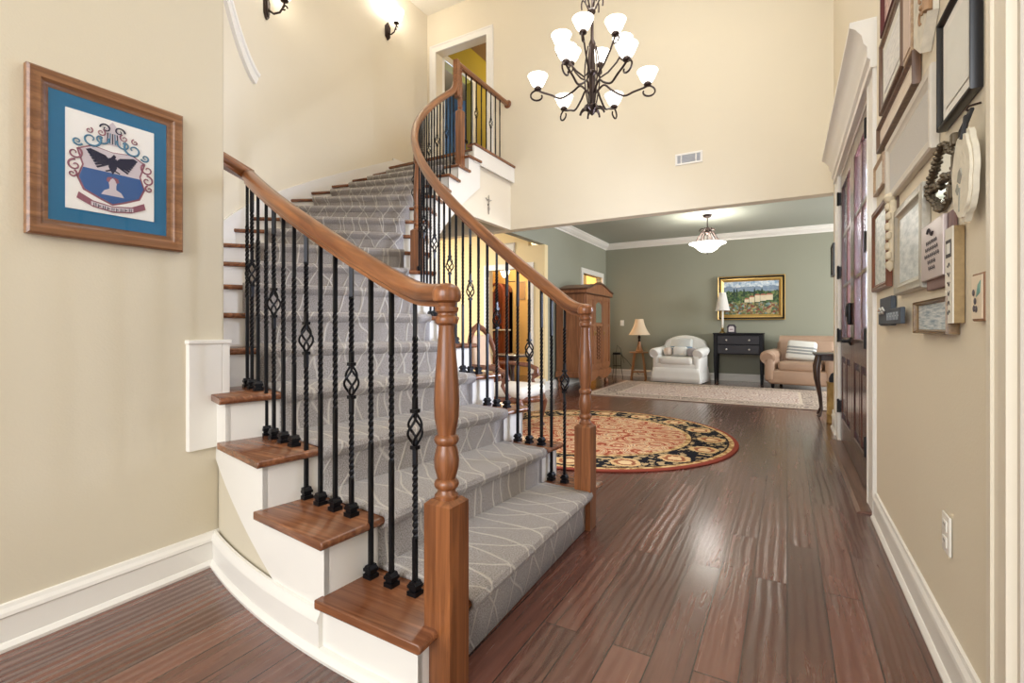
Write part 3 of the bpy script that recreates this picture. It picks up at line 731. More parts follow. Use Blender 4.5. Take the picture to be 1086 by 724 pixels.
# right railing with landing guard
NRX, NRY = -0.935, 2.44
rr_ = thing('stair_railing', 'right oak handrail with iron balusters curving from the foyer up to the landing', 'railing', (NRX, NRY, 0), 0, 'stair railings')
RI_ = inv(rr_)
newel(rr_, RI_, NRX, NRY, 0, zu(-0.03), 0.088, 0.547)
railcap(rr_, RI_, NRX, NRY, zu(-0.03))
T_END = 1.53
ZLR = ZL + 0.90                                        # underside of the level landing rail
mb = MB(); pth = [(NRX + 0.01, NRY, zu(-0.03))] + [P(RB_R + (2.66 - RB_R) * max(0, 1 - (t + 0.02) / 0.1) ** 2, t, zu(t)) for t in [-0.018 + i * 0.02 for i in range(73)]]
tl = 1.45
mb.sweep(RAILP, pth); 
# gooseneck riser up to the landing rail
g0 = P(RB_R, 1.422, zu(1.422)); g1 = P(RB_R, 1.49, zu(1.49)); nx, ny, _ = P(RB_R, T_END, 0)
goose = [g0, P(RB_R, 1.455, zu(1.455)), P(RB_R, 1.478, zu(1.478) + 0.01), P(RB_R, 1.493, zu(1.493) + 0.04), P(RB_R, 1.500, zu(1.493) + 0.10)]
mb.sweep(RAILP, goose)
mb.box(nx - 0.032, nx + 0.032, ny - 0.105, ny - 0.045, zu(1.47), ZLR + 0.068)
mb.build('handrail', M_RAIL, rr_, RI_)
mb = MB(); mb.sweep(RAILP, [(nx, ny - 0.10, ZLR), (nx, ny, ZLR), (nx, 5.6, ZLR), (nx, 6.16, ZLR)]); mb.build('landing_rail', M_RAIL, rr_, RI_)
mb = MB(); mb.lathe([(0.055, 0), (0.06, 0.01), (0.05, 0.022), (0.04, 0.03)], 20, M=T(nx, 6.2, ZLR + 0.034) @ RX(pi / 2)); mb.build('rail_rosette', M_OAKZ, rr_, RI_)
zt16 = RISE * 16
newel(rr_, RI_, nx, ny, RISE * 16, ZLR, 0.085, RISE * 16 + 0.75)
# intermediate newel part way up
tm = TH(8) + 0.05; mx, my, _ = P(RB_R, tm, 0)
newel(rr_, RI_, mx, my, RISE * 8, zu(tm) + 0.01, 0.085, RISE * 8 + 0.36)
idx = 0
for k in range(1, 17):
    ts = (0.034, 0.066) if k == 1 else tuple(TH(k) + 0.018 + DTH * q / 3 for q in range(3))
    for t in ts:
        if abs(t - tm) < 0.025: idx += 1; continue
        if t > T_END - 0.03: continue
        x, y, _ = P(RB_R, t, 0); baluster(rr_, RI_, x, y, RISE * k, zu(t) + 0.012, zu(t) - 0.415, idx % 3 == 0, -t); idx += 1
for i in range(8):
    y = ny + 0.13 + i * 0.12
    if y < 6.15: baluster(rr_, RI_, nx, y, ZL + 0.004, ZLR + 0.01, ZL + 0.48, i % 3 == 2, 0)

# ------------------------------------------------------------------ things on the left wall: framed crest
X0 = XL + 0.003
def framed(name, label, cat, loc, w_, h_, fw, depth, fmat, rz, glass=True, profile=None, group=None, tilt=0.0, roll=0.0):
    """picture frame hanging flat on a wall: local x to the right as seen, z up, y towards the wall (front at -depth)"""
    t = thing(name, label, cat, loc, rz, group)
    if tilt or roll: t.rotation_euler = (tilt, roll, rz)
    mb = MB(); pr = profile or [(0, 0), (0, 0.8), (0.12, 1.0), (0.35, 0.85), (0.6, 0.95), (0.8, 0.6), (1.0, 0.5), (1.0, 0)]
    hw, hh = w_ / 2, h_ / 2
    vs = []; fs = []; k = len(pr)
    for sx, sz in ((-1, -1), (1, -1), (1, 1), (-1, 1)):
        for a, b in pr: vs.append((sx * (hw - a * fw), -b * depth, sz * (hh - a * fw)))
    for c in range(4):
        d = (c + 1) % 4
        for j in range(k): fs.append((c * k + j, c * k + (j + 1) % k, d * k + (j + 1) % k, d * k + j))
    mb.add(vs, fs); mb.build('frame', fmat, t)
    return t
RW = pi / 2      # things on the right wall: local x -> world -? see below
# on the left wall the viewer looks along -X: right is +Y. local x=+Y, front -y = +X  => rotate by +90deg
def on_left(y, z, x=XL + 0.002): return (x, y, z), pi / 2
# on the right wall the viewer looks along +X: right is -Y. local x=-Y, front -y = -X => rotate by -90deg
def on_right(y, z, x=XW - 0.002): return (x, y, z), -pi / 2

W1, H1 = 0.484, 0.572
loc, rz = on_left(0.853, 1.660)
t = framed('framed_crest', 'oak framed family crest with blue mat hanging on the left wall', 'picture', loc, W1, H1, 0.058, 0.032, wood('picture_oak_wood', (104, 66, 40), (168, 120, 80), 'x', 0.35, grain=40), rz)
mb = MB(); mb.box(-0.19, 0.19, -0.014, -0.004, -0.235, 0.235); mb.build('mat_board', plain('teal_blue_mat', (40, 114, 158), 0.8, 0, 0.05, 60), t, smooth=False)
mb = MB(); mb.box(-0.138, 0.138, -0.017, -0.012, -0.178, 0.178); pap = mb.build('paper', plain('crest_paper', (250, 248, 246), 0.8, 0, 0.02), t, smooth=False)
# crest drawn in thin layers: indices 0 navy, 1 blue, 2 rose, 3 grey-blue, 4 pale
cm = [plain('crest_navy_ink', (30, 32, 62), 0.8), plain('crest_blue_ink', (60, 100, 160), 0.8), plain('crest_rose_ink', (150, 96, 112), 0.8), plain('crest_teal_ink', (80, 130, 160), 0.8), plain('crest_pale_ink', (214, 204, 212), 0.8)]
mb = MB()
CS = Matrix.Diagonal((1.2, 1, 1.16, 1))
def flat(poly, y, m): mb.prism(poly, y, y - 0.0006, 'xz', m, CS)
def curl(cx, cz, r, a0, turns, wdt, m, y=-0.0192, sx=1):
    n = 26; pts = []
    for i in range(n + 1):
        f = i / n; rad = r * (1 - 0.85 * f); a = a0 + turns * 2 * pi * f
        pts.append((cx + sx * rad * cos(a), y, cz + rad * sin(a)))
    mb.tube(pts, [wdt * (1 - 0.5 * i / n) for i in range(n + 1)], 5, m, CS)
shield = [(-0.085, 0.035), (-0.05, 0.055), (0, 0.048), (0.05, 0.055), (0.085, 0.035), (0.072, -0.01), (0.084, -0.05), (0.07, -0.085), (0.03, -0.105), (0, -0.118), (-0.03, -0.105), (-0.07, -0.085), (-0.084, -0.05), (-0.072, -0.01)]
flat([(a * 1.06, b * 1.05) for a, b in shield], -0.0170, 2); flat(shield, -0.0175, 4)
flat([(-0.074, -0.018), (0.074, -0.018), (0.084, -0.05), (0.07, -0.085), (0.03, -0.105), (0, -0.118), (-0.03, -0.105), (-0.07, -0.085), (-0.084, -0.05)], -0.0180, 1)
for sx in (-1, 1):   # eagle wings with feathers, body
    for i in range(7):
        f = i / 6; a = 0.15 - 1.25 * f; L = 0.046 - 0.02 * f
        bx, bz = sx * (0.006 + 0.012 * (1 - f)), 0.028 - 0.012 * f
        ex, ez = sx * (0.018 + 0.050 * (1 - f * 0.5)), 0.040 - 0.046 * f
        flat([(bx, bz + 0.007), (ex - sx * 0.012, ez + 0.006), (ex, ez), (ex - sx * 0.004, ez - 0.005), (bx, bz - 0.007)][::sx], -0.0182 - 0.0001 * i, 0)
    flat([(sx * 0.004, -0.006), (sx * 0.02, -0.014), (sx * 0.017, -0.017), (sx * 0.002, -0.01)], -0.0184, 0)
    for cx, cz, r, a0, tn, wd, m in ((0.055, 0.075, 0.026, 2.6, 1.2, 0.0035, 3), (0.03, 0.085, 0.02, 2.8, 1.0, 0.003, 3), (0.088, 0.058, 0.013, 3.6, 1.3, 0.003, 3), (0.095, 0.02, 0.02, 2.0, 1.2, 0.003, 2), (0.094, -0.018, 0.018, 1.6, -1.2, 0.003, 2), (0.1, -0.045, 0.012, 2.0, 1.2, 0.0028, 2), (0.018, 0.122, 0.015, 0.0, 1.2, 0.0025, 0), (0.03, 0.105, 0.012, 2.0, 1.3, 0.002, 2), (0.06, 0.102, 0.010, 2.0, 1.2, 0.002, 2)):
        curl(sx * cx, cz, r, a0, tn, wd, m, sx=sx)
flat([(-0.010, 0.03), (0.010, 0.03), (0.011, 0.0), (0, -0.022), (-0.011, 0.0)], -0.0186, 0); flat([(-0.006, 0.03), (0.003, 0.044), (0.009, 0.038), (0.006, 0.03)], -0.0187, 0)
flat([(-0.02, 0.072), (0.02, 0.072), (0.024, 0.11), (0.01, 0.135), (0, 0.148), (-0.01, 0.135), (-0.024, 0.11)], -0.0178, 4)
for q in range(5): flat([(-0.016 + q * 0.007, 0.076), (-0.013 + q * 0.007, 0.076), (-0.011 + q * 0.006, 0.11), (-0.014 + q * 0.006, 0.11)], -0.0184, 3 if q % 2 else 0)
# bust figure
flat([(-0.03, -0.092), (0.03, -0.092), (0.022, -0.078), (0.009, -0.07), (0.009, -0.058), (0.012, -0.045), (0, -0.034), (-0.012, -0.045), (-0.009, -0.058), (-0.009, -0.07), (-0.022, -0.078)], -0.0186, 4)
for sx in (-1, 1): flat([(sx * 0.010, -0.05), (sx * 0.017, -0.045), (sx * 0.014, -0.034), (0, -0.03), (sx * 0.004, -0.036)], -0.0188, 2)
# ribbon with strokes
flat([(-0.085, -0.098), (-0.05, -0.118), (0, -0.126), (0.05, -0.118), (0.085, -0.098), (0.09, -0.118), (0.05, -0.138), (0, -0.146), (-0.05, -0.138), (-0.09, -0.118)], -0.0188, 2)
flat([(-0.055, -0.121), (0, -0.129), (0.055, -0.121), (0.055, -0.133), (0, -0.142), (-0.055, -0.133)], -0.0190, 4)
for q in range(9):
    x = -0.046 + q * 0.0115; zc = -0.128 - 0.008 * (1 - (x / 0.05) ** 2)
    flat([(x - 0.003, zc - 0.005), (x - 0.001, zc - 0.005), (x - 0.001, zc + 0.005), (x - 0.003, zc + 0.005)], -0.0194, 0)
    if q % 2: flat([(x - 0.001, zc - 0.001), (x + 0.004, zc - 0.001), (x + 0.004, zc + 0.0015), (x - 0.001, zc + 0.0015)], -0.0194, 0)
    else: flat([(x + 0.002, zc - 0.005), (x + 0.004, zc - 0.005), (x + 0.004, zc + 0.005), (x + 0.002, zc + 0.005)], -0.0194, 0)
mb.build('crest_print', cm, pap, smooth=False)
mb = MB(); mb.box(-0.19, 0.19, -0.024, -0.022, -0.235, 0.235); mb.build('glass', M_GLASS, t, smooth=False)

# ------------------------------------------------------------------ gallery on the right wall
def pic(name, label, cat, ya, yb, za, zb, fw, depth, fmat, pmat, matmat=None, mw=0.0, tilt=0, roll=0, prof=None, glass=False):
    depth *= 0.62; k_ = (0.428 - depth) / 0.40; ya, yb, za, zb = ya * k_, yb * k_, 1.05 + (za - 1.05) * k_, 1.05 + (zb - 1.05) * k_
    loc, rz = on_right((ya + yb) / 2, (za + zb) / 2)
    w_, h_ = yb - ya, zb - za
    t = framed(name, label, cat, loc, w_, h_, fw, depth, fmat, rz, roll=roll, profile=prof)
    iw, ih = w_ / 2 - fw, h_ / 2 - fw; y1 = -depth * 0.45
    if matmat:
        m = MB(); m.box(-iw, iw, y1, -0.003, -ih, ih); m.build('mat_board', matmat, t, smooth=False); y1 -= 0.002
    m = MB(); a, b = iw - mw, ih - mw
    m.grid(1, 1, lambda u, v: (-a + 2 * a * u, y1 - 0.001, -b + 2 * b * v), 0, lambda u, v: (u, v)); 
    m.box(-a, a, y1, -0.004, -b, b); m.build('print', pmat, t, smooth=False, recalc=False)
    if glass:
        g = MB(); g.box(-iw, iw, -depth * 0.62, -depth * 0.58, -ih, ih); g.build('glass', M_GLASS, t, smooth=False)
    return t
M_FBLACK = plain('black_frame_lacquer', (20, 20, 24), 0.3, 0, 0.1)
M_FBROWN = wood('brown_frame_wood', (84, 60, 46), (140, 108, 84), 'z', 0.4, grain=40)
M_FTAN = wood('tan_frame_wood', (150, 118, 86), (206, 180, 146), 'x', 0.45, grain=40)
M_FRED = wood('redwood_frame_wood', (84, 44, 28), (140, 82, 54), 'z', 0.35, grain=40)
M_FSILV = plain('silver_leaf_frame', (184, 178, 164), 0.35, 0.6, 0.15, 40, 0.5, 60)
M_FWHITE = plain('whitewashed_frame', (212, 204, 190), 0.5, 0, 0.06, 30)
M_PAPER = plain('ivory_paper', (228, 226, 216), 0.85, 0, 0.03, 5)
def print_mat(name, a, b, scale=6, hor=True):
    if name in MATS: return MATS[name]
    m = N(name); v = m.coords('UV', scale=(1, 2.2, 1) if hor else (1, 1, 1)); f = m.noise(v, scale, 5, 0.6)
    m.base(m.ramp(f, [(0.35, a), (0.6, b)])); m.set(Roughness=0.35); MATS[name] = m.m; return m.m
pic('picture_frame', 'black framed large blank ivory print, nearest top right on the right wall', 'picture', 1.632, 1.952, 1.655, 1.985, 0.018, 0.04, M_FBLACK, M_PAPER, plain('cream_mat', (236, 232, 222), 0.8), 0.035)
pic('picture_frame', 'brown framed pale print high on the right wall beside the door cornice', 'picture', 2.50, 3.04, 2.12, 2.47, 0.03, 0.042, M_FBROWN, print_mat('pale_sketch_print', (206, 206, 206), (236, 234, 230)), M_PAPER, 0.05)
pic('picture_frame', 'dark maroon framed picture highest on the right wall above the brown framed print', 'picture', 2.66, 3.0, 2.49, 2.80, 0.022, 0.05, plain('maroon_frame', (92, 36, 40), 0.4, 0, 0.1), print_mat('rose_print', (150, 100, 100), (220, 190, 180)))
pic('picture_frame', 'long tan panoramic frame with brown edge hanging between the brown and grey frames', 'picture', 2.29, 3.12, 1.955, 2.085, 0.02, 0.045, M_FBROWN, print_mat('panorama_print', (206, 186, 164), (232, 218, 200)))
t = pic('picture_frame', 'large whitewashed frame with grey burlap panel on the right wall', 'picture', 2.03, 2.86, 1.635, 1.91, 0.05, 0.04, M_FWHITE, print_mat('burlap_panel', (168, 164, 160), (196, 192, 188), 90, False))
pic('picture_frame', 'small brown framed picture beside the front door casing, left of the burlap panel', 'picture', 2.93, 3.22, 1.755, 1.91, 0.022, 0.03, M_FTAN, M_PAPER)
pic('picture_frame', 'tall redwood framed picture beside the front door casing at eye level', 'picture', 2.83, 3.28, 1.25, 1.675, 0.035, 0.04, M_FRED, print_mat('misty_print', (176, 186, 180), (226, 230, 224)))
pic('picture_frame', 'silver leaf ornate frame with misty river print on the right wall', 'picture', 2.16, 2.65, 1.195, 1.56, 0.05, 0.045, M_FSILV, print_mat('river_print', (176, 186, 186), (226, 230, 228), 4), None, 0.0)
t = pic('picture_frame', 'small brown frame with watercolour landscape hanging lowest on the right wall', 'picture', 1.85, 2.28, 1.035, 1.148, 0.014, 0.05, wood('bronze_frame_wood', (96, 70, 38), (150, 118, 70), 'x', 0.4, grain=50), print_mat('watercolour_print', (120, 150, 166), (228, 232, 232), 5))
# carved corbel strip
loc, rz = on_right(2.735, 1.49); t = thing('carved_ornament', 'narrow cream carved wooden ornament between the redwood and silver frames', 'ornament', loc, rz)
mb = MB(); mb.rbox((0, -0.016, 0.0), (0.05, 0.03, 0.28), 0.014); 
for q in range(6): mb.rbox((0.008 * (-1) ** q, -0.034, -0.11 + q * 0.044), (0.045 - 0.004 * (q % 2), 0.02, 0.034), 0.01)
mb.lathe([(0.004, -0.02), (0.02, -0.01), (0.026, 0.006), (0.018, 0.02), (0.004, 0.026)], 14, (0, -0.026, 0.145)); mb.lathe([(0.002, -0.03), (0.016, -0.012), (0.02, 0.006), (0.004, 0.02)], 14, (0, -0.026, -0.15))
mb.build('carving', plain('distressed_cream_wood', (214, 200, 172), 0.7, 0, 0.2, 40, 0.3), t)
mb = MB(); mb.box(-0.03, 0.03, -0.006, 0, -0.15, 0.15); mb.build('backboard', M_FBROWN, t, smooth=False)
# pink board and carved floral plaque at the top
loc, rz = on_right(2.36, 2.34); t = thing('wall_plaque', 'pinkish tan wooden board cut off by the top of the photo, beside the floral plaque', 'plaque', loc, rz)
mb = MB(); mb.box(-0.07, 0.07, -0.03, 0, -0.26, 0.24); mb.build('board', M_FTAN, t, smooth=False, bevel=0.004)
mb = MB(); mb.box(-0.055, 0.055, -0.033, -0.028, -0.24, 0.22); mb.build('face', plain('pink_beige_face', (206, 184, 166), 0.7, 0, 0.06), t, smooth=False)
loc, rz = on_right(2.15, 2.26); t = thing('floral_plaque', 'distressed cream floral plaque with carved brown edge high on the right wall', 'plaque', loc, rz)
mb = MB(); mb.prism([(-0.10, -0.19), (0.0, -0.26), (0.10, -0.17), (0.10, 0.22), (0.0, 0.27), (-0.10, 0.22)], 0, -0.03, 'xz'); mb.build('board', plain('distressed_floral', (214, 206, 188), 0.75, 0, 0.35, 26, 0.4, 40), t, smooth=False)
mb = MB(); mb.tube([(0.10, -0.03, -0.17), (0.10, -0.03, 0.22)], 0.014, 8); 
for q in range(9): mb.lathe([(0.002, -0.012), (0.014, -0.004), (0.014, 0.006), (0.002, 0.012)], 10, (0.088, -0.036, -0.15 + q * 0.043))
for q in range(5): mb.tube([(0.02 + 0.02 * cos(a), -0.033, -0.15 + q * 0.075 + 0.02 * sin(a)) for a in [0.6 * i for i in range(9)]], 0.004, 5)
mb.build('carved_edge', plain('carved_brown_edge', (166, 130, 96), 0.6, 0, 0.3, 30), t)
# wreath mirror: ornate iron flower frame with two mirror panes
loc, rz = on_right(1.975, 1.522); t = thing('wall_mirror', 'small ornate dark metal mirror with flower scroll frame on the right wall', 'mirror', loc, rz)
mb = MB(); ring = []
for q in range(44):
    a = 2 * pi * q / 44; rr = 0.088 + 0.012 * cos(4 * a); ring.append((1.72 * rr * cos(a), rr * sin(a)))
    mb.lathe([(0.002, -0.008), (0.009, -0.003), (0.009, 0.003), (0.002, 0.008)], 8, (ring[-1][0], -0.010 - 0.003 * (q % 2), ring[-1][1]))
mb.tube([(a, -0.007, b) for a, b in ring], 0.007, 8, closed=True)
for q in range(11): mb.lathe([(0.002, -0.009), (0.009, -0.003), (0.009, 0.003), (0.002, 0.009)], 8, (-0.13 + q * 0.026, -0.012, -0.012 + 0.012 * sin(q * 1.3)))
mb.tube([(-0.14 + q * 0.028, -0.009, -0.012) for q in range(11)], 0.006, 6)
for a, b, h_ in ((0.145, 0.07, 0.018), (0.155, -0.005, 0.03), (0.12, -0.075, 0.02)): mb.rbox((a, -0.011, b), (0.022, 0.022, 2 * h_), 0.005)
mb.build('scroll_frame', plain('aged_iron_flowers', (92, 80, 62), 0.45, 0.5, 0.4, 40), t)
mb = MB(); mb.lathe([(0.088, 0), (0.088, 0.004)], 32, M=T(0, -0.002, 0) @ RX(pi / 2) @ Matrix.Diagonal((1.7, 1, 1, 1))); mb.build('mirror_glass', plain('mirror_silver', (214, 220, 224), 0.06, 1.0, 0.0), t)
# oval stone plaque on ribbon
loc, rz = on_right(1.66, 1.445); t = thing('oval_plaque', 'rough white oval plaque hanging by black ribbon next to the right casing', 'plaque', loc, rz)
mb = MB(); n = 40; out = []
for i in range(n):
    a = 2 * pi * i / n; j = 1 + 0.03 * sin(7 * a) + 0.02 * sin(13 * a + 1); out.append((0.082 * j * cos(a), 0.118 * j * sin(a)))
mb.prism(out, -0.022, -0.034, 'xz'); mb.prism([(a * 0.9, b * 0.9) for a, b in out], -0.034, -0.040, 'xz'); mb.build('stone_oval', plain('rough_white_plaster', (222, 214, 194), 0.8, 0, 0.18, 30, 0.8, 50), t)
mb = MB(); mb.prism([(-0.02, -0.01), (0.0, -0.02), (0.015, 0.0), (0.005, 0.02), (-0.012, 0.012)], -0.040, -0.042, 'xz'); mb.prism([(-0.035, -0.03), (-0.02, -0.045), (-0.01, -0.03), (-0.02, -0.015)], -0.040, -0.042, 'xz'); mb.prism([(-0.01, -0.09), (-0.006, -0.09), (0.0, -0.03), (-0.004, -0.03)], -0.040, -0.042, 'xz'); mb.build('painted_leaf', plain('grey_leaf_paint', (150, 148, 136), 0.8), t, smooth=False)
mb = MB(); 
for sx in (-1, 1): mb.tube([(sx * 0.02, -0.035, 0.085), (sx * 0.016, -0.035, 0.12), (0.004 * sx, -0.018, 0.168)], 0.005, 6)
mb.tube([(0.006, -0.03, 0.15), (0.02, -0.035, 0.12), (0.014, -0.04, 0.09)], 0.006, 6); mb.build('ribbon', plain('black_ribbon', (24, 24, 26), 0.6), t)
mb = MB(); mb.tube([(0, 0, 0.18), (0, -0.024, 0.176), (0, -0.028, 0.168), (0, -0.022, 0.163)], 0.003, 6); mb.build('hook', M_BRONZE, t)
# mauve verse plaque
loc, rz = on_right(2.015, 1.297); t = thing('verse_plaque', 'mauve wooden block plaque with printed verse below the ornate mirror', 'plaque', loc, rz)
mb = MB(); mb.box(-0.13, 0.165, -0.014, 0, -0.118, 0.10); mb.build('backing', plain('mauve_stained_wood', (128, 100, 96), 0.5, 0, 0.1, 20), t, smooth=False, bevel=0.004)
mb = MB(); mb.box(-0.14, 0.125, -0.026, -0.014, -0.085, 0.098); mb.build('face', plain('lilac_metal_face', (204, 190, 186), 0.35, 0.2, 0.05), t, smooth=False, bevel=0.003)
mb = MB()
for r_, row in enumerate(((-0.07, 0.06), (-0.08, 0.07), (-0.09, 0.08), (-0.05, 0.04), (-0.04, 0.03))):
    x = row[0]
    while x < row[1]:
        wd = random.uniform(0.010, 0.022); z = 0.03 - r_ * 0.021
        mb.box(x, x + wd, -0.0268, -0.0255, z, z + 0.004); mb.box(x, x + wd * 0.2, -0.0268, -0.0255, z, z + 0.011); mb.box(x + wd * 0.55, x + wd * 0.75, -0.0268, -0.0255, z - 0.004, z + 0.009); x += wd + 0.006
mb.tube([(-0.05 + 0.07 * f, -0.0275, 0.066 + 0.012 * sin(6 * f)) for f in [i / 10 for i in range(11)]], 0.0035, 5)
mb.build('lettering', plain('dark_letter_ink', (48, 38, 44), 0.6), t, smooth=False)
# narrow vertical lettered plank
loc, rz = on_right(1.824, 1.205); t = thing('lettered_plank', 'tall narrow white plank with painted letters and burlap side beside the verse plaque', 'plaque', loc, rz)
mb = MB(); mb.box(-0.037, 0.037, -0.024, 0, -0.138, 0.135); mb.build('burlap_box', plain('burlap_weave', (158, 134, 96), 0.9, 0, 0.25, 60, 0.6, 120), t, smooth=False, bevel=0.002)
mb = MB(); mb.box(-0.037, 0.0365, -0.0265, -0.0235, -0.138, 0.135); mb.build('face', plain('white_plank_face', (226, 220, 206), 0.7, 0, 0.06), t, smooth=False)
mb = MB(); mb.prism([(-0.026, 0.05), (0.024, 0.05), (0.024, 0.10), (-0.026, 0.10)], -0.0262, -0.0275, 'xz')
for q in range(6):
    z = 0.028 - q * 0.027; ph = random.uniform(0, 6)
    mb.tube([(-0.012 + 0.024 * f, -0.0268, z + 0.006 * sin(ph + 7 * f)) for f in [i / 10 for i in range(11)]], 0.0014, 5)
mb.build('lettering', plain('charcoal_letter_ink', (66, 62, 62), 0.7), t, smooth=False)
mb = MB(); mb.prism([(-0.018, 0.06), (0.016, 0.06), (0.016, 0.09), (-0.018, 0.09)], -0.0274, -0.0282, 'xz'); mb.build('initial_panel', M_PAPER, t, smooth=False)
# painted tile
loc, rz = on_right(1.62, 1.13); t = thing('painted_tile', 'small square painted tile in pale wood at right end of the gallery', 'tile', loc, rz)
mb = MB(); mb.box(-0.043, 0.043, -0.016, 0, -0.06, 0.06); mb.build('backing', wood('tile_backing_wood', (120, 80, 48), (180, 130, 84), 'z', 0.5), t, smooth=False, bevel=0.003)
mb = MB(); mb.box(-0.04, 0.036, -0.018, -0.014, -0.054, 0.054); mb.build('tile_face', plain('cream_tile_glaze', (240, 222, 196), 0.3, 0, 0.08), t, smooth=False)
mb = MB(); mb.prism([(-0.005, 0.0), (0.022, 0.01), (0.026, 0.04), (0.008, 0.03)], -0.018, -0.019, 'xz'); mb.build('painted_leaf', plain('teal_leaf_glaze', (110, 160, 150), 0.4), t, smooth=False)
mb = MB(); 
for a, b in ((-0.012, -0.01), (-0.02, -0.028), (-0.004, -0.03), (-0.024, 0.012)): mb.lathe([(0.008, 0), (0.009, 0.001), (0.006, 0.002)], 10, M=T(a, -0.018, b) @ RX(pi / 2))
mb.build('painted_berries', plain('dark_berry_glaze', (70, 62, 74), 0.4), t)
# slate sign of two pieces
loc, rz = on_right(2.76, 1.135); t = thing('slate_sign', 'dark slate cross shaped sign with pale bow, low beside the door casing', 'sign', loc, rz)
M_SLATE = plain('dark_slate_paint', (66, 74, 84), 0.6, 0, 0.15, 14)
mb = MB(); mb.box(-0.30, 0.0, -0.02, 0, -0.068, 0.068); mb.build('upright_board', M_SLATE, t, smooth=False, bevel=0.003)
mb = MB(); mb.box(-0.24, 0.30, -0.034, -0.018, -0.062, 0.005); mb.build('cross_board', M_SLATE, t, smooth=False, bevel=0.003)
mb = MB(); 
for sx in (-1, 1): mb.tube([(-0.12, -0.036, 0.0), (-0.12 + sx * 0.04, -0.040, 0.016), (-0.12 + sx * 0.075, -0.039, 0.0), (-0.12 + sx * 0.04, -0.038, -0.012), (-0.12, -0.036, 0.0)], 0.0045, 6)
mb.build('bow', plain('pale_bow_ribbon', (206, 206, 200), 0.7), t)
mb = MB()
for q in range(9):
    x = 0.0 + q * 0.03; mb.box(x, x + 0.006, -0.0352, -0.034, -0.045, -0.012); mb.box(x, x + 0.02, -0.0352, -0.034, -0.03 + 0.012 * (q % 2), -0.026 + 0.012 * (q % 2))
mb.build('lettering', plain('chalk_letter_ink', (176, 184, 188), 0.8), t, smooth=False)
# tiny picture on the wall end beyond the doors
pic('picture_frame', 'dark framed picture on the narrow white wall end beyond the front doors', 'picture', 5.90, 6.17, 1.60, 1.93, 0.025, 0.04, M_FBLACK, print_mat('grey_photo_print', (130, 130, 132), (206, 204, 200)))
# outlet on the right wall
def plate(name, label, loc, rz, wd, hh, kind):
    t = thing(name, label, 'outlet' if kind == 'outlet' else 'switch', loc, rz)
    mb = MB(); mb.rbox((0, -0.0035, 0), (wd, 0.007, hh), 0.003); mb.build('cover_plate', M_PLATE, t)
    mb = MB()
    if kind == 'outlet':
        for s in (-1, 1): mb.rbox((0, -0.008, s * hh * 0.21), (wd * 0.48, 0.004, hh * 0.26), 0.0018)
        mb.build('receptacle', M_PLATE, t)
        mb = MB()
        for s in (-1, 1):
            for q in (-1, 1): mb.box(q * 0.007 - 0.0012, q * 0.007 + 0.0012, -0.0105, -0.009, s * hh * 0.21, s * hh * 0.21 + 0.008)
        mb.build('slots', M_BLACKPL, t, smooth=False)
    else:
        mb.box(-0.005, 0.005, -0.018, -0.004, -0.006, 0.012); mb.build('toggle', M_PLATE, t, smooth=False, bevel=0.002)
    return t
loc, rz = on_right(1.95, 0.425); plate('wall_outlet', 'white electrical outlet low on the right wall above the baseboard', loc, rz, 0.082, 0.118, 'outlet')
plate('light_switch', 'pale switch plate on the sage back wall above the tripod table', (-3.25, 10.778, 1.19), 0, 0.085, 0.125, 'switch')

# ------------------------------------------------------------------ far wall: vent
t = thing('air_vent', 'white rectangular air vent grille high on the far wall', 'vent', (-1.043, 6.198, 3.128), 0)
mb = MB(); hw, hh = 0.158, 0.07
for a in ((-hw, hw, 0.048, hh), (-hw, hw, -hh, -0.048), (-hw, -hw + 0.026, -0.048, 0.048), (hw - 0.026, hw, -0.048, 0.048), (-0.095, -0.078, -0.048, 0.048), (0.075, 0.092, -0.048, 0.048)): mb.box(a[0], a[1], -0.012, 0, a[2], a[3])
mb.build('frame', M_TRIM, t, smooth=False, bevel=0.003)
mb = MB()
for q in range(6): mb.box(-hw + 0.02, hw - 0.02, -0.004, 0.004, -0.008, 0.008, 0, T(0, -0.005, -0.04 + q * 0.016) @ RX(0.7))
mb.build('louvre', plain('grey_louvre_paint', (188, 190, 194), 0.5), t, smooth=False)
mb = MB(); mb.box(-hw + 0.02, hw - 0.02, -0.002, 0, -0.05, 0.05); mb.build('duct_shadow', plain('dark_duct_shade', (70, 70, 74), 0.8), t, smooth=False)  # flat dark sheet, shade behind the louvres put into its colour
# small wall cross below the landing
t = thing('wall_cross', 'small slender metal cross on the pale wall under the landing', 'cross', (-3.538, 5.58, 2.74), pi / 2)
mb = MB(); mb.tube([(0, -0.012, -0.13), (0.004, -0.012, 0), (0, -0.012, 0.13)], [0.006, 0.009, 0.005], 8); mb.tube([(-0.075, -0.012, 0.075), (0, -0.014, 0.05), (0.075, -0.012, 0.075)], [0.004, 0.008, 0.004], 8)
for s in (-1, 1): mb.tube([(0, -0.012, 0.0), (s * 0.02, -0.014, -0.05), (s * 0.004, -0.012, -0.1)], 0.004, 6)
mb.lathe([(0.002, -0.014), (0.012, -0.004), (0.012, 0.006), (0.002, 0.014)], 10, (0, -0.014, 0.07)); mb.build('cross_body', plain('pewter_cross', (166, 158, 148), 0.4, 0.5), t)
mb = MB(); mb.lathe([(0.012, 0), (0.012, 0.012)], 10, M=RX(pi / 2)); mb.build('mount', M_BRONZE, t)
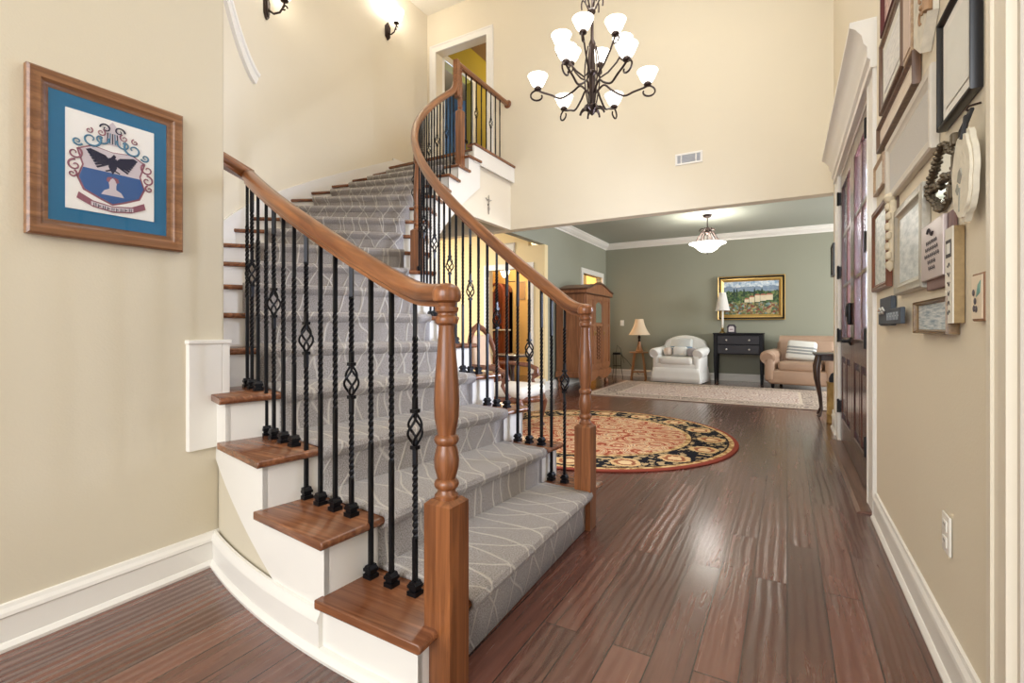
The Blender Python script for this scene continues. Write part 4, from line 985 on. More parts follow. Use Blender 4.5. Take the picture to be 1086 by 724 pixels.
# dark scroll hanging seen through the upper door
t = thing('wall_hanging', 'dark carved scroll hanging on the olive wall beyond the upper doorway', 'hanging', (-4.995, 9.4, 4.9), pi / 2)
mb = MB(); mb.box(-0.12, 0.12, -0.02, 0, -0.42, 0.42); mb.build('panel', plain('dark_carved_wood', (44, 34, 30), 0.6, 0, 0.3, 30), t, smooth=False, bevel=0.01)
mb = MB()
for q in range(6):
    zc = -0.34 + q * 0.135
    mb.tube([(0.07 * cos(a) * (1 - i / 24), -0.026, zc + 0.06 * sin(a) * (1 - i / 24)) for i, a in enumerate([0.5 * j for j in range(20)])], 0.009, 5)
mb.build('scrollwork', plain('bronze_scroll', (110, 92, 74), 0.5, 0.4), t)

# ------------------------------------------------------------------ lamps
M_SHADE = emis('lit_frosted_glass', (255, 250, 240), 2.2)
def bell(mb, c, r, h, M=None, m=0):
    mb.lathe([(r * 0.34, 0), (r * 0.52, h * 0.12), (r * 0.70, h * 0.38), (r * 0.84, h * 0.70), (r * 0.98, h * 0.94), (r, h), (r * 0.95, h * 0.985), (r * 0.80, h * 0.70), (r * 0.66, h * 0.40), (r * 0.48, h * 0.15), (r * 0.30, h * 0.04)], 20, c, m, M)
CHX, CHY, CHZ = -1.47, 4.0, 3.28
ch = thing('chandelier', 'two tier bronze scroll chandelier with glowing white bell shades hanging in the foyer', 'chandelier', (CHX, CHY, 2.9))
def cpos(r, a, z): return (r * cos(a), r * sin(a), z)
mb = MB(); mb.lathe([(0.004, 0.0), (0.02, 0.015), (0.028, 0.04), (0.05, 0.06), (0.055, 0.075), (0.03, 0.09), (0.022, 0.14), (0.03, 0.2), (0.022, 0.24), (0.018, 0.34), (0.035, 0.36), (0.04, 0.375), (0.02, 0.39), (0.015, 0.55), (0.028, 0.6), (0.03, 0.62), (0.014, 0.66), (0.012, 0.86), (0.03, 0.89), (0.03, 0.905), (0.008, 0.93), (0.006, 3.2), (0.06, 3.2), (0.075, 3.23), (0.07, 3.25)], 16)
mb.build('stem', M_BRONZE, ch)
mb = MB(); up_ = MB(); cage_ = MB()
for q in range(6):
    a = q * pi / 3 + 0.2
    mb.tube([cpos(0.03 + 0.075 * sin(f * pi), a, 0.06 - 0.05 * f * (1 if f < 0.6 else 0.6) + 0.02 * sin(f * 9)) for f in [i / 12 for i in range(13)]], 0.008, 6)
    up_.tube([cpos(0.03 + 0.11 * f - 0.05 * f ** 3, a, 0.92 + 0.09 * sin(f * 3.0)) for f in [i / 10 for i in range(11)]], 0.007, 6)
    cage_.tube([cpos(0.035 + 0.03 * sin(f * pi), a + 0.3, 0.10 + 0.5 * f) for f in [i / 12 for i in range(13)]], 0.006, 6)
mb.build('base_scrolls', M_BRONZE, ch); up_.build('top_scrolls', M_BRONZE, ch); cage_.build('rod_cage', M_BRONZE, ch)
def arm_unit(R, a, z0, z1, rs, hs, upper):
    mb = MB()
    if not upper:
        pts = [cpos(0.03, a, z0), cpos(0.10, a, z0 + 0.07), cpos(0.17, a, z0 + 0.02), cpos(0.27, a, z0 - 0.03), cpos(R * 0.75, a, z0 + 0.0), cpos(R * 0.93, a, z1 - 0.02), cpos(R, a, z1)]
        sm = []
        P_ = [Vector(p) for p in pts]
        for i in range(len(P_) - 1):
            p0 = P_[max(i - 1, 0)]; p1 = P_[i]; p2 = P_[i + 1]; p3 = P_[min(i + 2, len(P_) - 1)]
            for s in range(5):
                f = s / 5; sm.append(0.5 * ((2 * p1) + (p2 - p0) * f + (2 * p0 - 5 * p1 + 4 * p2 - p3) * f * f + (3 * p1 - p0 - 3 * p2 + p3) * f ** 3))
        sm.append(P_[-1]); mb.tube(sm, 0.009, 8)
        mb.tube([cpos(R + 0.075 * cos(b) * k_ + 0.0, a, z1 - 0.055 + 0.055 * sin(b) * k_) for b, k_ in [(pi / 2 - i * 0.42, 1 - i * 0.045) for i in range(13)]], 0.008, 6)
    else:
        pts = [cpos(0.03, a, z0), cpos(0.07, a, z0 - 0.05), cpos(0.14, a, z0 + 0.0), cpos(R * 0.8, a, z0 + (z1 - z0) * 0.5), cpos(R, a, z1)]
        mb.tube(pts, 0.008, 8); mb.tube([cpos(R + 0.045 * cos(b) * k_, a, z1 - 0.04 + 0.04 * sin(b) * k_) for b, k_ in [(pi / 2 - i * 0.45, 1 - i * 0.05) for i in range(12)]], 0.007, 6)
    mb.lathe([(0.012, 0), (0.03, 0.01), (0.034, 0.022), (0.024, 0.04), (0.02, 0.05)], 12, cpos(R, a, z1 - 0.01))
    ar = mb.build('arm', M_BRONZE, ch)
    s = MB(); bell(s, cpos(R, a, z1 + 0.025), rs, hs); s.build('glass_shade', M_SHADE, ar)
for q in range(6): arm_unit(0.47, q * pi / 3 + 0.96 + YAW, 0.19, 0.24, 0.088, 0.098, False)
for q in range(6): arm_unit(0.27, q * pi / 3 + 1.13 + YAW, 0.38, 0.56, 0.088, 0.098, True)
l = bpy.data.lights.new('chandelier_light', 'POINT'); l.energy = 18; l.color = (1.0, 0.96, 0.9); l.shadow_soft_size = 0.35
o = bpy.data.objects.new('chandelier_light', l); COL.objects.link(o); o.location = (CHX, CHY, CHZ + 0.75)
# pendant in the living room
PX, PY = -1.18, 8.8
pd = thing('pendant_light', 'bronze scroll pendant light with glowing white glass bowl in the living room', 'pendant light', (PX, PY, 2.35))
mb = MB(); mb.lathe([(0.008, 0.08), (0.008, 0.58), (0.02, 0.585), (0.06, 0.60), (0.075, 0.625), (0.075, 0.64)], 16); mb.lathe([(0.004, -0.03), (0.014, -0.02), (0.01, -0.005), (0.02, 0.0), (0.02, 0.01)], 12); mb.lathe([(0.01, 0.30), (0.03, 0.33), (0.02, 0.37), (0.01, 0.40)], 12); mb.build('stem', M_BRONZE, pd)
mb = MB()
for q in range(6):
    a = q * pi / 3 + 0.3
    mb.tube([cpos(0.02 + 0.16 * sin(f * 1.9) ** 2, a, 0.42 - 0.25 * f + 0.03 * sin(f * 7)) for f in [i / 14 for i in range(15)]], 0.011, 6)
    mb.tube([cpos(0.08 + 0.045 * cos(b) * k_, a, 0.36 + 0.055 * sin(b) * k_) for b, k_ in [(i * 0.5, 1 - i * 0.06) for i in range(13)]], 0.011, 6)
mb.build('scrollwork', M_BRONZE, pd)
mb = MB(); mb.lathe([(0.02, 0.0), (0.09, 0.012), (0.15, 0.05), (0.185, 0.09), (0.23, 0.125), (0.295, 0.15), (0.295, 0.156), (0.22, 0.135), (0.175, 0.10), (0.14, 0.06), (0.08, 0.022), (0.0, 0.012)], 32); mb.build('glass_bowl', emis('lit_bowl_glass', (255, 252, 244), 3.0), pd)
l = bpy.data.lights.new('pendant_bulb', 'POINT'); l.energy = 26; l.color = (1.0, 0.95, 0.88); l.shadow_soft_size = 0.2
o = bpy.data.objects.new('pendant_bulb', l); COL.objects.link(o); o.location = (PX, PY, 2.62)
# sconces on the curved wall
def sconce(th, z, label):
    x, y, _ = P(R_WALL - 0.004, th, 0)
    rz = atan2(CY - y, CX - x) + pi / 2         # local -y points to the centre
    t = thing('wall_sconce', label, 'sconce', (x, y, z), rz, 'wall sconces')
    mb = MB(); mb.prism([(-0.045, -0.10), (0, -0.15), (0.045, -0.10), (0.05, 0.05), (0, 0.12), (-0.05, 0.05)], 0, -0.02, 'xz'); mb.prism([(-0.03, -0.08), (0, -0.12), (0.03, -0.08), (0.032, 0.03), (0, 0.08), (-0.032, 0.03)], -0.02, -0.032, 'xz'); mb.build('backplate', M_BRONZE, t, bevel=0.004)
    mb = MB(); mb.tube([(0, -0.03, -0.05), (0, -0.08, -0.085), (0, -0.14, -0.07), (0, -0.18, -0.01), (0, -0.185, 0.04)], 0.010, 8); mb.tube([(0, -0.185 - 0.03 * cos(b) * k_ , -0.03 + 0.035 * sin(b) * k_) for b, k_ in [(i * 0.5, 1 - i * 0.06) for i in range(12)]], 0.008, 6)
    mb.lathe([(0.014, 0.03), (0.036, 0.04), (0.04, 0.052), (0.02, 0.07)], 14, (0, -0.185, 0)); mb.build('scroll_arm', M_BRONZE, t)
    mb = MB(); bell(mb, (0, -0.185, 0.055), 0.11, 0.16); mb.build('glass_shade', M_SHADE, t)
    l = bpy.data.lights.new('sconce_bulb', 'POINT'); l.energy = 8; l.color = (1, 0.96, 0.9); l.shadow_soft_size = 0.06
    o = bpy.data.objects.new('sconce_bulb', l); COL.objects.link(o); o.location = P(R_WALL - 0.19, th, z + 0.26)
sconce(1.03, 4.27, 'bronze wall sconce cut by the top of the photo, left one on the curved wall')
sconce(1.615, 5.42, 'bronze wall sconce with glowing bell shade beside the upper doorway')

# ------------------------------------------------------------------ rugs
mb = MB(); mb.lathe([(1.345, 0.0), (1.35, 0.005), (1.345, 0.012), (1.32, 0.014)], 96); o = mb.build('round_rug', rug_mat('round_persian_wool', True)); o.location = (-1.72, 4.66, 0.001)
tag(o, 'round rust and black persian rug on the foyer floor', 'rug')
mb = MB(); mb.rbox((0, 0, 0.007), (3.5, 2.28, 0.012), 0.005); o = mb.build('area_rug', rug_mat('faded_persian_wool', False)); o.location = (-1.12, 8.54, 0.001)
tag(o, 'large faded cream and rose rug on the living room floor', 'rug')

# ------------------------------------------------------------------ furniture
# armoire against the left wall of the living room
M_ARM = wood('armoire_oak_wood', (110, 66, 40), (168, 112, 72), 'z', 0.4, grain=20)
ar = thing('armoire', 'large oak armoire with arched bonnet against the sage left wall', 'armoire', (-3.325, 8.62, 0)); AI = inv(ar)
x0, x1, y0, y1 = -3.60, -3.06, 7.95, 9.30
mb = MB(); mb.box(x0, x1, y0, y1, 0.20, 1.70); mb.box(x0 - 0.0, x1 + 0.03, y0 - 0.03, y1 + 0.03, 0.20, 0.30); mb.build('body', M_ARM, ar, AI, smooth=False, bevel=0.006)
mb = MB(); yc = (y0 + y1) / 2; hw = (y1 - y0) / 2 + 0.05
arch = [(yc - hw, 1.69), (yc + hw, 1.69), (yc + hw, 1.75)]
for i in range(17):
    f = -1 + 2 * i / 16; arch.append((yc - f * (hw - 0.06), 1.765 + 0.125 * (cos(f * pi) * 0.5 + 0.5) ** 0.75))
arch.append((yc - hw, 1.75)); mb.prism(arch, x0 - 0.02, x1 + 0.05, 'yz')
cap = [(p[0], p[1] + 0.0) for p in arch[2:]]; mb.build('bonnet', M_ARM, ar, AI)
mb = MB(); pts = [(x1 + 0.05, a, b + 0.004) for a, b in arch[2:]]; mb.tube(pts, 0.02, 8); mb.tube([(x0, y0 - 0.055, 1.755), (x1 + 0.05, y0 - 0.055, 1.755)], 0.018, 8); mb.tube([(x1 + 0.035, y0 - 0.04, 1.685), (x1 + 0.035, y1 + 0.04, 1.685)], 0.016, 8); mb.tube([(x0, y0 - 0.035, 1.685), (x1 + 0.035, y0 - 0.035, 1.685)], 0.016, 8); mb.build('crown_moulding', wood('armoire_dark_wood', (66, 40, 28), (110, 70, 46), 'y', 0.4), ar, AI)
for j, (a, b) in enumerate(((y0 + 0.03, y0 + 0.44), (y0 + 0.455, y1 - 0.455), (y1 - 0.44, y1 - 0.03))):
    mb = MB(); X = x1
    fr = 0.055
    for q in ((a, a + fr, 0.34, 1.66), (b - fr, b, 0.34, 1.66), (a + fr, b - fr, 0.34, 0.42), (a + fr, b - fr, 1.58, 1.66), (a + fr, b - fr, 1.10, 1.15)): mb.box(X, X + 0.024, q[0], q[1], q[2], q[3])
    mb.box(X, X + 0.01, a + fr, b - fr, 0.42, 1.58)
    d = mb.build('door', M_ARM, ar, AI, smooth=False, bevel=0.004)
    if j == 1:
        m = MB(); m.prism([(a + 0.07, 1.17), (b - 0.07, 1.17), (b - 0.07, 1.50), ((a + b) / 2, 1.56), (a + 0.07, 1.50)], X + 0.01, X + 0.018, 'yz'); m.build('mirror', plain('door_mirror', (200, 210, 200), 0.08, 0.9, 0), d, AI, smooth=False)
        for s in (-1, 1):
            m = MB()
            for i in range(10):
                zc = 0.50 + 0.062 * i; m.tube([(X + 0.016, (a + b) / 2 + s * (0.03 + 0.05 * sin(f * pi)), zc + 0.05 * f) for f in [q / 6 for q in range(7)]], 0.009, 5)
            m.build('carving', wood('armoire_carved_wood', (70, 40, 28), (120, 76, 50), 'z', 0.4), d, AI)
    m = MB(); yy = b - 0.03 if j == 0 else a + 0.03; m.rbox((X + 0.028, yy, 0.98), (0.012, 0.03, 0.09), 0.006); m.lathe([(0.004, 0), (0.012, 0.012), (0.008, 0.022)], 10, M=T(X + 0.03, yy, 0.98) @ RY(pi / 2)); m.build('escutcheon', plain('aged_brass', (150, 118, 70), 0.35, 0.8), d, AI)
for (a, b) in ((x0 + 0.05, y0 + 0.05), (x0 + 0.05, y1 - 0.05), (x1 - 0.05, y0 + 0.05), (x1 - 0.05, y1 - 0.05)):
    mb = MB(); mb.lathe([(0.02, 0), (0.035, 0.015), (0.04, 0.05), (0.028, 0.08), (0.022, 0.10), (0.04, 0.13), (0.045, 0.16), (0.04, 0.2)], 14, (a, b, 0)); mb.build('foot', M_ARM, ar, AI)
mb = MB(); mb.prism([(y0, 0.2), (y1, 0.2)] + [(y1 - (y1 - y0) * i / 12, 0.2 - 0.07 * abs(sin(i / 12 * 2 * pi)) - 0.01) for i in range(13)], x1 - 0.01, x1 + 0.02, 'yz'); mb.build('apron', M_ARM, ar, AI, smooth=False)

# white slipcovered armchair
def cushion(name, mat, parent, c, size, r, M=None, puff=0.02):
    mb = MB(); mb.rbox((0, 0, 0), size, r, puff=puff, nu=28, nv=16); 
    return mb.build(name, mat, parent, T(*c) @ (M or Matrix.Identity(4)))
M_WHITE = plain('white_slipcover', (232, 230, 226), 0.9, 0, 0.02, 8, 0.2, 60)
wc = thing('slipcovered_armchair', 'white slipcovered armchair with rolled arms and skirt by the sage wall', 'armchair', (-1.86, 10.13, 0.0), -0.10)
mb = MB(); hw = 0.44                      # skirt with soft folds
def skirt(u, v):
    a = u * 4; k = int(a) % 4; f = a - int(a); xs = [(-hw, -0.36), (hw, -0.36), (hw, 0.36), (-hw, 0.36), (-hw, -0.36)]
    p, q = xs[k], xs[k + 1]; fl_ = 1 + 0.09 * (1 - v) + 0.012 * sin(f * 22) * (1 - v)
    return ((p[0] + (q[0] - p[0]) * f) * fl_, (p[1] + (q[1] - p[1]) * f) * fl_, 0.02 + 0.28 * v)
mb.grid(64, 3, skirt); o = mb.build('skirt', M_WHITE, wc, recalc=True); s_ = o.modifiers.new('t', 'SOLIDIFY'); s_.thickness = 0.012
mb = MB(); mb.rbox((0, 0, 0.30), (0.86, 0.70, 0.18), 0.05); mb.build('seat_base', M_WHITE, wc)
cushion('seat_cushion', M_WHITE, wc, (0, -0.05, 0.435), (0.64, 0.66, 0.15), 0.06)
mb = MB(); bk = []
for i in range(21):
    f = -1 + 2 * i / 20; bk.append((0.43 * f, 0.80 + 0.14 * cos(f * pi / 2) ** 0.8 if abs(f) < 1 else 0.72))
bk = [(0.40, 0.30)] + [(p[0], p[1]) for p in bk[::-1]] + [(-0.40, 0.30)]
mb.prism(bk, 0.20, 0.38, 'xz'); o = mb.build('backrest', M_WHITE, wc, T(0, 0, 0) @ T(0, 0.2, 0.3) @ RX(-0.14) @ T(0, -0.2, -0.3), bevel=0.06)
o.modifiers['bevel'].segments = 5
for s in (-1, 1):
    mb = MB(); mb.rbox((s * 0.39, -0.02, 0.36), (0.13, 0.66, 0.40), 0.05); mb.tube([(s * 0.42, -0.37, 0.575), (s * 0.42, -0.36, 0.58), (s * 0.42, 0.1, 0.60), (s * 0.41, 0.3, 0.63)], [0.08, 0.095, 0.092, 0.08], 16); mb.build('arm', M_WHITE, wc)
cvr = {'striped_pillow': ('square pale grey pillow with blue stripes on the white armchair', (0.02, 0.16, 0.68), (0.42, 0.13, 0.32), -0.3)}
def stripe_mat(name, base, stripe, lo, hi, axis=2, cnt=2):
    m = N(name); tc = m.coords('Object'); sp = m.n('ShaderNodeSeparateXYZ'); m.l(tc, sp.inputs[0]); z = sp.outputs[axis]
    inb = m.math('MULTIPLY', m.math('GREATER_THAN', z, lo), m.math('LESS_THAN', z, hi))
    fr = m.math('GREATER_THAN', m.math('FRACT', m.math('MULTIPLY', m.math('SUBTRACT', z, lo), cnt / (hi - lo))), 0.35)
    m.base(m.mix(m.math('MULTIPLY', inb, fr), lin(base), lin(stripe))); m.set(Roughness=0.9); m.bump(m.noise(tc, 120, 2), 0.3, 0.003); return m.m
WM = T(-1.86, 10.13, 0.0) @ RZ(-0.10)
def pillow(name, label, mat, M, size, r, puff=0.035):
    mb = MB(); mb.rbox((0, 0, 0), size, r, puff=puff, nu=28, nv=16); o = mb.build(name, mat); o.matrix_world = M
    return tag(o, label, 'pillow')
pillow('throw_pillow', 'pale grey square pillow with blue stripes on back of the white armchair', stripe_mat('blue_stripe_linen', (206, 208, 206), (110, 140, 166), -0.08, 0.0, 2, 2), WM @ T(0.0, 0.07, 0.69) @ RX(-0.25), (0.42, 0.11, 0.34), 0.045)
pillow('throw_pillow', 'white lumbar pillow in front of the striped pillow on the white armchair', M_WHITE, WM @ T(0.02, -0.085, 0.61) @ RX(-0.2), (0.27, 0.10, 0.19), 0.045)
pillow('throw_pillow', 'small round grey pillow at right side of the white armchair', plain('grey_plush', (168, 162, 166), 0.95, 0, 0.06, 30, 0.4), WM @ T(0.25, -0.10, 0.60) @ RX(-0.1), (0.18, 0.12, 0.17), 0.06)
pillow('throw_pillow', 'small beige pillow with taupe side at left of the white armchair', plain('beige_plush', (200, 184, 172), 0.95, 0, 0.08, 30, 0.4), WM @ T(-0.22, -0.10, 0.60) @ RX(-0.1), (0.16, 0.12, 0.17), 0.06)

# tan leather armchair
M_LEA = plain('tan_leather', (178, 148, 126), 0.42, 0, 0.12, 5, 0.15, 40)
lc = thing('leather_armchair', 'tan leather club armchair partly behind the right wall corner', 'armchair', (0.25, 10.13, 0), -0.17)
mb = MB(); mb.rbox((0, -0.02, 0.21), (0.98, 0.84, 0.26), 0.05); mb.build('seat_base', M_LEA, lc)
cushion('seat_cushion', M_LEA, lc, (0, -0.10, 0.40), (0.66, 0.70, 0.17), 0.06)
mb = MB(); mb.rbox((0, 0, 0), (0.96, 0.22, 0.60), 0.10); mb.tube([(-0.44, 0.02, 0.27), (0.44, 0.02, 0.27)], 0.11, 16); mb.build('backrest', M_LEA, lc, T(0, 0.32, 0.56) @ RX(-0.16))
for s in (-1, 1):
    mb = MB(); mb.rbox((s * 0.46, -0.03, 0.34), (0.18, 0.84, 0.46), 0.07); mb.tube([(s * 0.49, -0.455, 0.545), (s * 0.49, -0.44, 0.55), (s * 0.49, 0.2, 0.57), (s * 0.48, 0.34, 0.58)], [0.09, 0.125, 0.12, 0.10], 18); mb.build('arm', M_LEA, lc)
for sx in (-1, 1):
    for sy in (-1, 1):
        mb = MB(); mb.lathe([(0.022, 0), (0.03, 0.05), (0.03, 0.09)], 12, (sx * 0.42, sy * 0.36, 0)); mb.build('foot', M_BLACKPL, lc)
pillow('throw_pillow', 'white pillow with grey stripes leaning on the tan leather armchair', stripe_mat('grey_stripe_linen', (228, 226, 220), (150, 152, 152), -0.10, 0.06, 2, 3), T(0.22, 10.15, 0.66) @ RZ(-0.17) @ RX(-0.32) @ RY(0.08), (0.46, 0.13, 0.36), 0.05)

# black two drawer chest on tall legs
M_CH = plain('black_chest_lacquer', (17, 16, 21), 0.45, 0, 0.12, 10); M_CH.node_tree.nodes['Principled BSDF'].inputs['Specular IOR Level'].default_value = 0.25
cs = thing('console_chest', 'black two drawer chest on tall tapered legs under the painting', 'chest', (-0.83, 10.50, 0)); 
mb = MB(); mb.box(-0.42, 0.42, -0.20, 0.21, 0.56, 0.95); mb.build('body', M_CH, cs, smooth=False, bevel=0.004)
mb = MB(); mb.box(-0.45, 0.45, -0.235, 0.23, 0.95, 0.978); mb.build('top', M_CH, cs, smooth=False, bevel=0.008)
for sx in (-1, 1):
    for sy in (-1, 1):
        mb = MB(); X, Y = sx * 0.405, sy * 0.185 
        vs = [(X + a * q, Y + b * q, z) for z, q in ((0, 0.018), (0.56, 0.032), (0.95, 0.032)) for a, b in ((-1, -1), (1, -1), (1, 1), (-1, 1))]
        fs = [(3, 2, 1, 0), (8, 9, 10, 11)] + [(i * 4 + j, i * 4 + (j + 1) % 4, i * 4 + 4 + (j + 1) % 4, i * 4 + 4 + j) for i in range(2) for j in range(4)]
        mb.add(vs, fs); mb.build('leg', M_CH, cs, smooth=False, bevel=0.003)
for zc in (0.84, 0.66):
    mb = MB(); mb.box(-0.365, 0.365, -0.222, -0.195, zc - 0.08, zc + 0.08); d = mb.build('drawer', plain('dark_drawer_front', (27, 22, 28), 0.45, 0, 0.12, 10), cs, smooth=False, bevel=0.006)
    for sx in (-1, 1):
        m = MB(); m.lathe([(0.006, 0), (0.008, 0.012), (0.02, 0.02), (0.018, 0.03), (0.002, 0.034)], 12, M=T(sx * 0.20, -0.222, zc) @ RX(pi / 2)); m.build('knob', plain('nickel_knob', (190, 188, 184), 0.25, 0.9), d)
# lamp on the chest
tl_ = thing('table_lamp', 'slim white candlestick lamp with white shade on the black chest', 'lamp', (-1.12, 10.45, 0.979))
mb = MB(); mb.lathe([(0.06, 0), (0.06, 0.012), (0.035, 0.025), (0.02, 0.05), (0.03, 0.075), (0.02, 0.10), (0.018, 0.105)], 16); mb.build('base', plain('brass_base', (176, 150, 96), 0.3, 0.8), tl_)
mb = MB(); mb.lathe([(0.020, 0.10), (0.020, 0.46), (0.008, 0.47), (0.008, 0.52)], 16); mb.build('candle_column', M_PLATE, tl_)
M_LSH = plain('white_lamp_fabric', (226, 222, 216), 0.9, 0, 0.02)
def shade(parent, z0, z1, ra, rb, mat, flare=0.0):
    mb = MB(); pr = [(ra + (rb - ra) * (i / 8) - flare * sin(pi * i / 8), z0 + (z1 - z0) * i / 8) for i in range(9)]
    mb.lathe(pr + [(a - 0.004, b) for a, b in pr[::-1]], 28); return mb.build('lamp_shade', mat, parent)
shade(tl_, 0.44, 0.80, 0.135, 0.06, M_LSH)
# clock figurine
ck = thing('mantel_clock', 'small dark house shaped clock with white face on the black chest', 'clock', (-0.95, 10.40, 0.979))
mb = MB(); mb.prism([(-0.075, 0), (0.075, 0), (0.075, 0.10), (0.09, 0.105), (0.05, 0.165), (-0.05, 0.165), (-0.09, 0.105), (-0.075, 0.10)], -0.04, 0.05, 'xz'); mb.box(-0.085, 0.085, -0.05, 0.055, 0, 0.015); mb.build('case', plain('plum_black_case', (48, 36, 48), 0.4), ck, bevel=0.004)
mb = MB(); mb.prism([(-0.05, 0.02), (0.05, 0.02), (0.05, 0.10), (0.03, 0.13), (-0.03, 0.13), (-0.05, 0.10)], -0.047, -0.04, 'xz'); mb.build('face', plain('pale_clock_face', (216, 206, 208), 0.5), ck, smooth=False)
mb = MB(); mb.box(-0.03, 0.03, -0.049, -0.046, 0.06, 0.075); mb.build('band', plain('rose_band', (130, 90, 100), 0.5), ck, smooth=False)
# painting
pt = framed('framed_painting', 'hillside village painting in a black and gold frame above the chest', 'painting', (-0.635, 10.776, 1.675), 1.20, 0.87, 0.055, 0.06, M_FBLACK, 0)
mb = MB(); vs = []; fs = []; pr = [(0.045, 0.02), (0.05, 0.05), (0.075, 0.048), (0.105, 0.03), (0.105, 0.015)]
for k_, (a0, a1) in enumerate(((0.045, 0.105), (-0.002, 0.014))):
    vs = []; fs = []; pr = [(a0, 0.02), (a0, 0.052 + 0.012 * k_), (a0 + (a1 - a0) * 0.4, 0.056 + 0.014 * k_), (a1, 0.034 + 0.03 * k_), (a1, 0.015)]
    for sx, sz in ((-1, -1), (1, -1), (1, 1), (-1, 1)):
        for a, b in pr: vs.append((sx * (0.60 - a), -b, sz * (0.435 - a)))
    for c in range(4):
        d = (c + 1) % 4
        for j in range(5): fs.append((c * 5 + j, c * 5 + (j + 1) % 5, d * 5 + (j + 1) % 5, d * 5 + j))
    mb.add(vs, fs)
mb.build('gold_liner', plain('gold_leaf', (200, 164, 96), 0.35, 0.7, 0.12, 20), pt)
mb = MB(); a, b = 0.50, 0.335
mb.grid(1, 1, lambda u, v: (-a + 2 * a * u, -0.026, -b + 2 * b * v), 0, lambda u, v: (u * 1.5, v)); mb.box(-a, a, -0.025, -0.004, -b, b); cv = mb.build('canvas', painting_mat(), pt, smooth=False, recalc=False)
mb = MB()
for x, z, wd, hh in ((0.02, -0.04, 0.09, 0.10), (0.12, -0.02, 0.09, 0.13), (0.22, -0.01, 0.10, 0.11), (0.33, 0.0, 0.12, 0.10), (-0.07, -0.06, 0.08, 0.06)):
    mb.box(x - wd / 2, x + wd / 2, -0.0275, -0.026, z - hh / 2, z + hh / 2, 0); mb.prism([(x - wd * 0.58, z + hh / 2), (x + wd * 0.58, z + hh / 2), (x + wd * 0.3, z + hh / 2 + 0.03), (x - wd * 0.3, z + hh / 2 + 0.03)], -0.0265, -0.028, 'xz', 1)
mb.build('painted_houses', [plain('paint_ivory', (220, 206, 176), 0.6, 0, 0.15, 20), plain('paint_terracotta', (170, 110, 84), 0.6, 0, 0.1)], cv, smooth=False)
for x in (-0.3, -0.25, -0.12, 0.07, 0.2):
    mb = MB(); mb.prism([(x - 0.02, 0.03), (x + 0.02, 0.03), (x + 0.012, 0.16), (x, 0.20), (x - 0.012, 0.16)], -0.0262, -0.0272, 'xz'); mb.build('painted_cypress', plain('paint_cypress', (38, 62, 46), 0.6, 0, 0.3, 20), cv, smooth=False)

# tripod table with lamp
M_TT = wood('honey_table_wood', (130, 84, 46), (190, 136, 84), 'z', 0.4)
tt = thing('side_table', 'small honey wood splayed leg table left of the white armchair', 'table', (-2.78, 10.42, 0))
mb = MB(); mb.lathe([(0.17, 0.54), (0.20, 0.545), (0.205, 0.555), (0.20, 0.565), (0.19, 0.567)], 8); mb.build('table_top', M_TT, tt)
for q in range(4):
    a = q * pi / 2 + pi / 4 + 0.2; mb = MB(); mb.tube([cpos(0.21, a, 0.0), cpos(0.12, a, 0.54)], [0.018, 0.02], 8); mb.build('leg', M_TT, tt)
mb = MB(); mb.box(-0.13, 0.13, -0.13, 0.13, 0.13, 0.15, 0, RZ(0.2)); mb.build('lower_shelf', M_TT, tt, smooth=False)
tl2 = thing('table_lamp', 'bronze and honey wood lamp with cream flared shade on the splayed leg table', 'lamp', (-2.76, 10.40, 0.568))
mb = MB(); mb.lathe([(0.08, 0), (0.085, 0.015), (0.07, 0.03), (0.05, 0.09), (0.035, 0.16), (0.025, 0.22)], 16); mb.build('base', M_TT, tl2)
mb = MB(); mb.lathe([(0.02, 0.22), (0.03, 0.24), (0.018, 0.27), (0.034, 0.30), (0.022, 0.34), (0.008, 0.36), (0.008, 0.44)], 16); mb.build('neck', M_BRONZE, tl2)
shade(tl2, 0.36, 0.70, 0.225, 0.085, plain('cream_lamp_fabric', (222, 200, 172), 0.9, 0, 0.03), 0.025)
# wire stand with cables in the corner
ws = thing('wire_stand', 'thin black wire stand with cables in the corner beside the armoire', 'stand', (-3.25, 10.40, 0))
mb = MB()
for q in range(3):
    a = q * 2 * pi / 3; mb.tube([cpos(0.13, a, 0), cpos(0.09, a, 0.25), cpos(0.10, a, 0.5)], 0.006, 6)
for z, r in ((0.25, 0.09), (0.5, 0.10)): mb.tube([cpos(r, 2 * pi * i / 20, z) for i in range(20)], 0.005, 6, closed=True)
mb.build('wire_frame', M_BLACKPL, ws)
mb = MB(); mb.rbox((0, 0, 0.52), (0.16, 0.12, 0.05), 0.015); mb.build('router_box', M_BLACKPL, ws)
mb = MB(); mb.tube([(0.06, 0, 0.52), (0.2, 0.1, 0.36), (0.34, 0.2, 0.14), (0.42, 0.28, 0.05)], 0.005, 6); mb.tube([(-0.02, 0, 0.54), (0.0, 0.02, 0.7), (0.05, 0.1, 0.62), (0.1, 0.2, 0.3)], 0.004, 6); mb.build('cable', M_BLACKPL, ws)

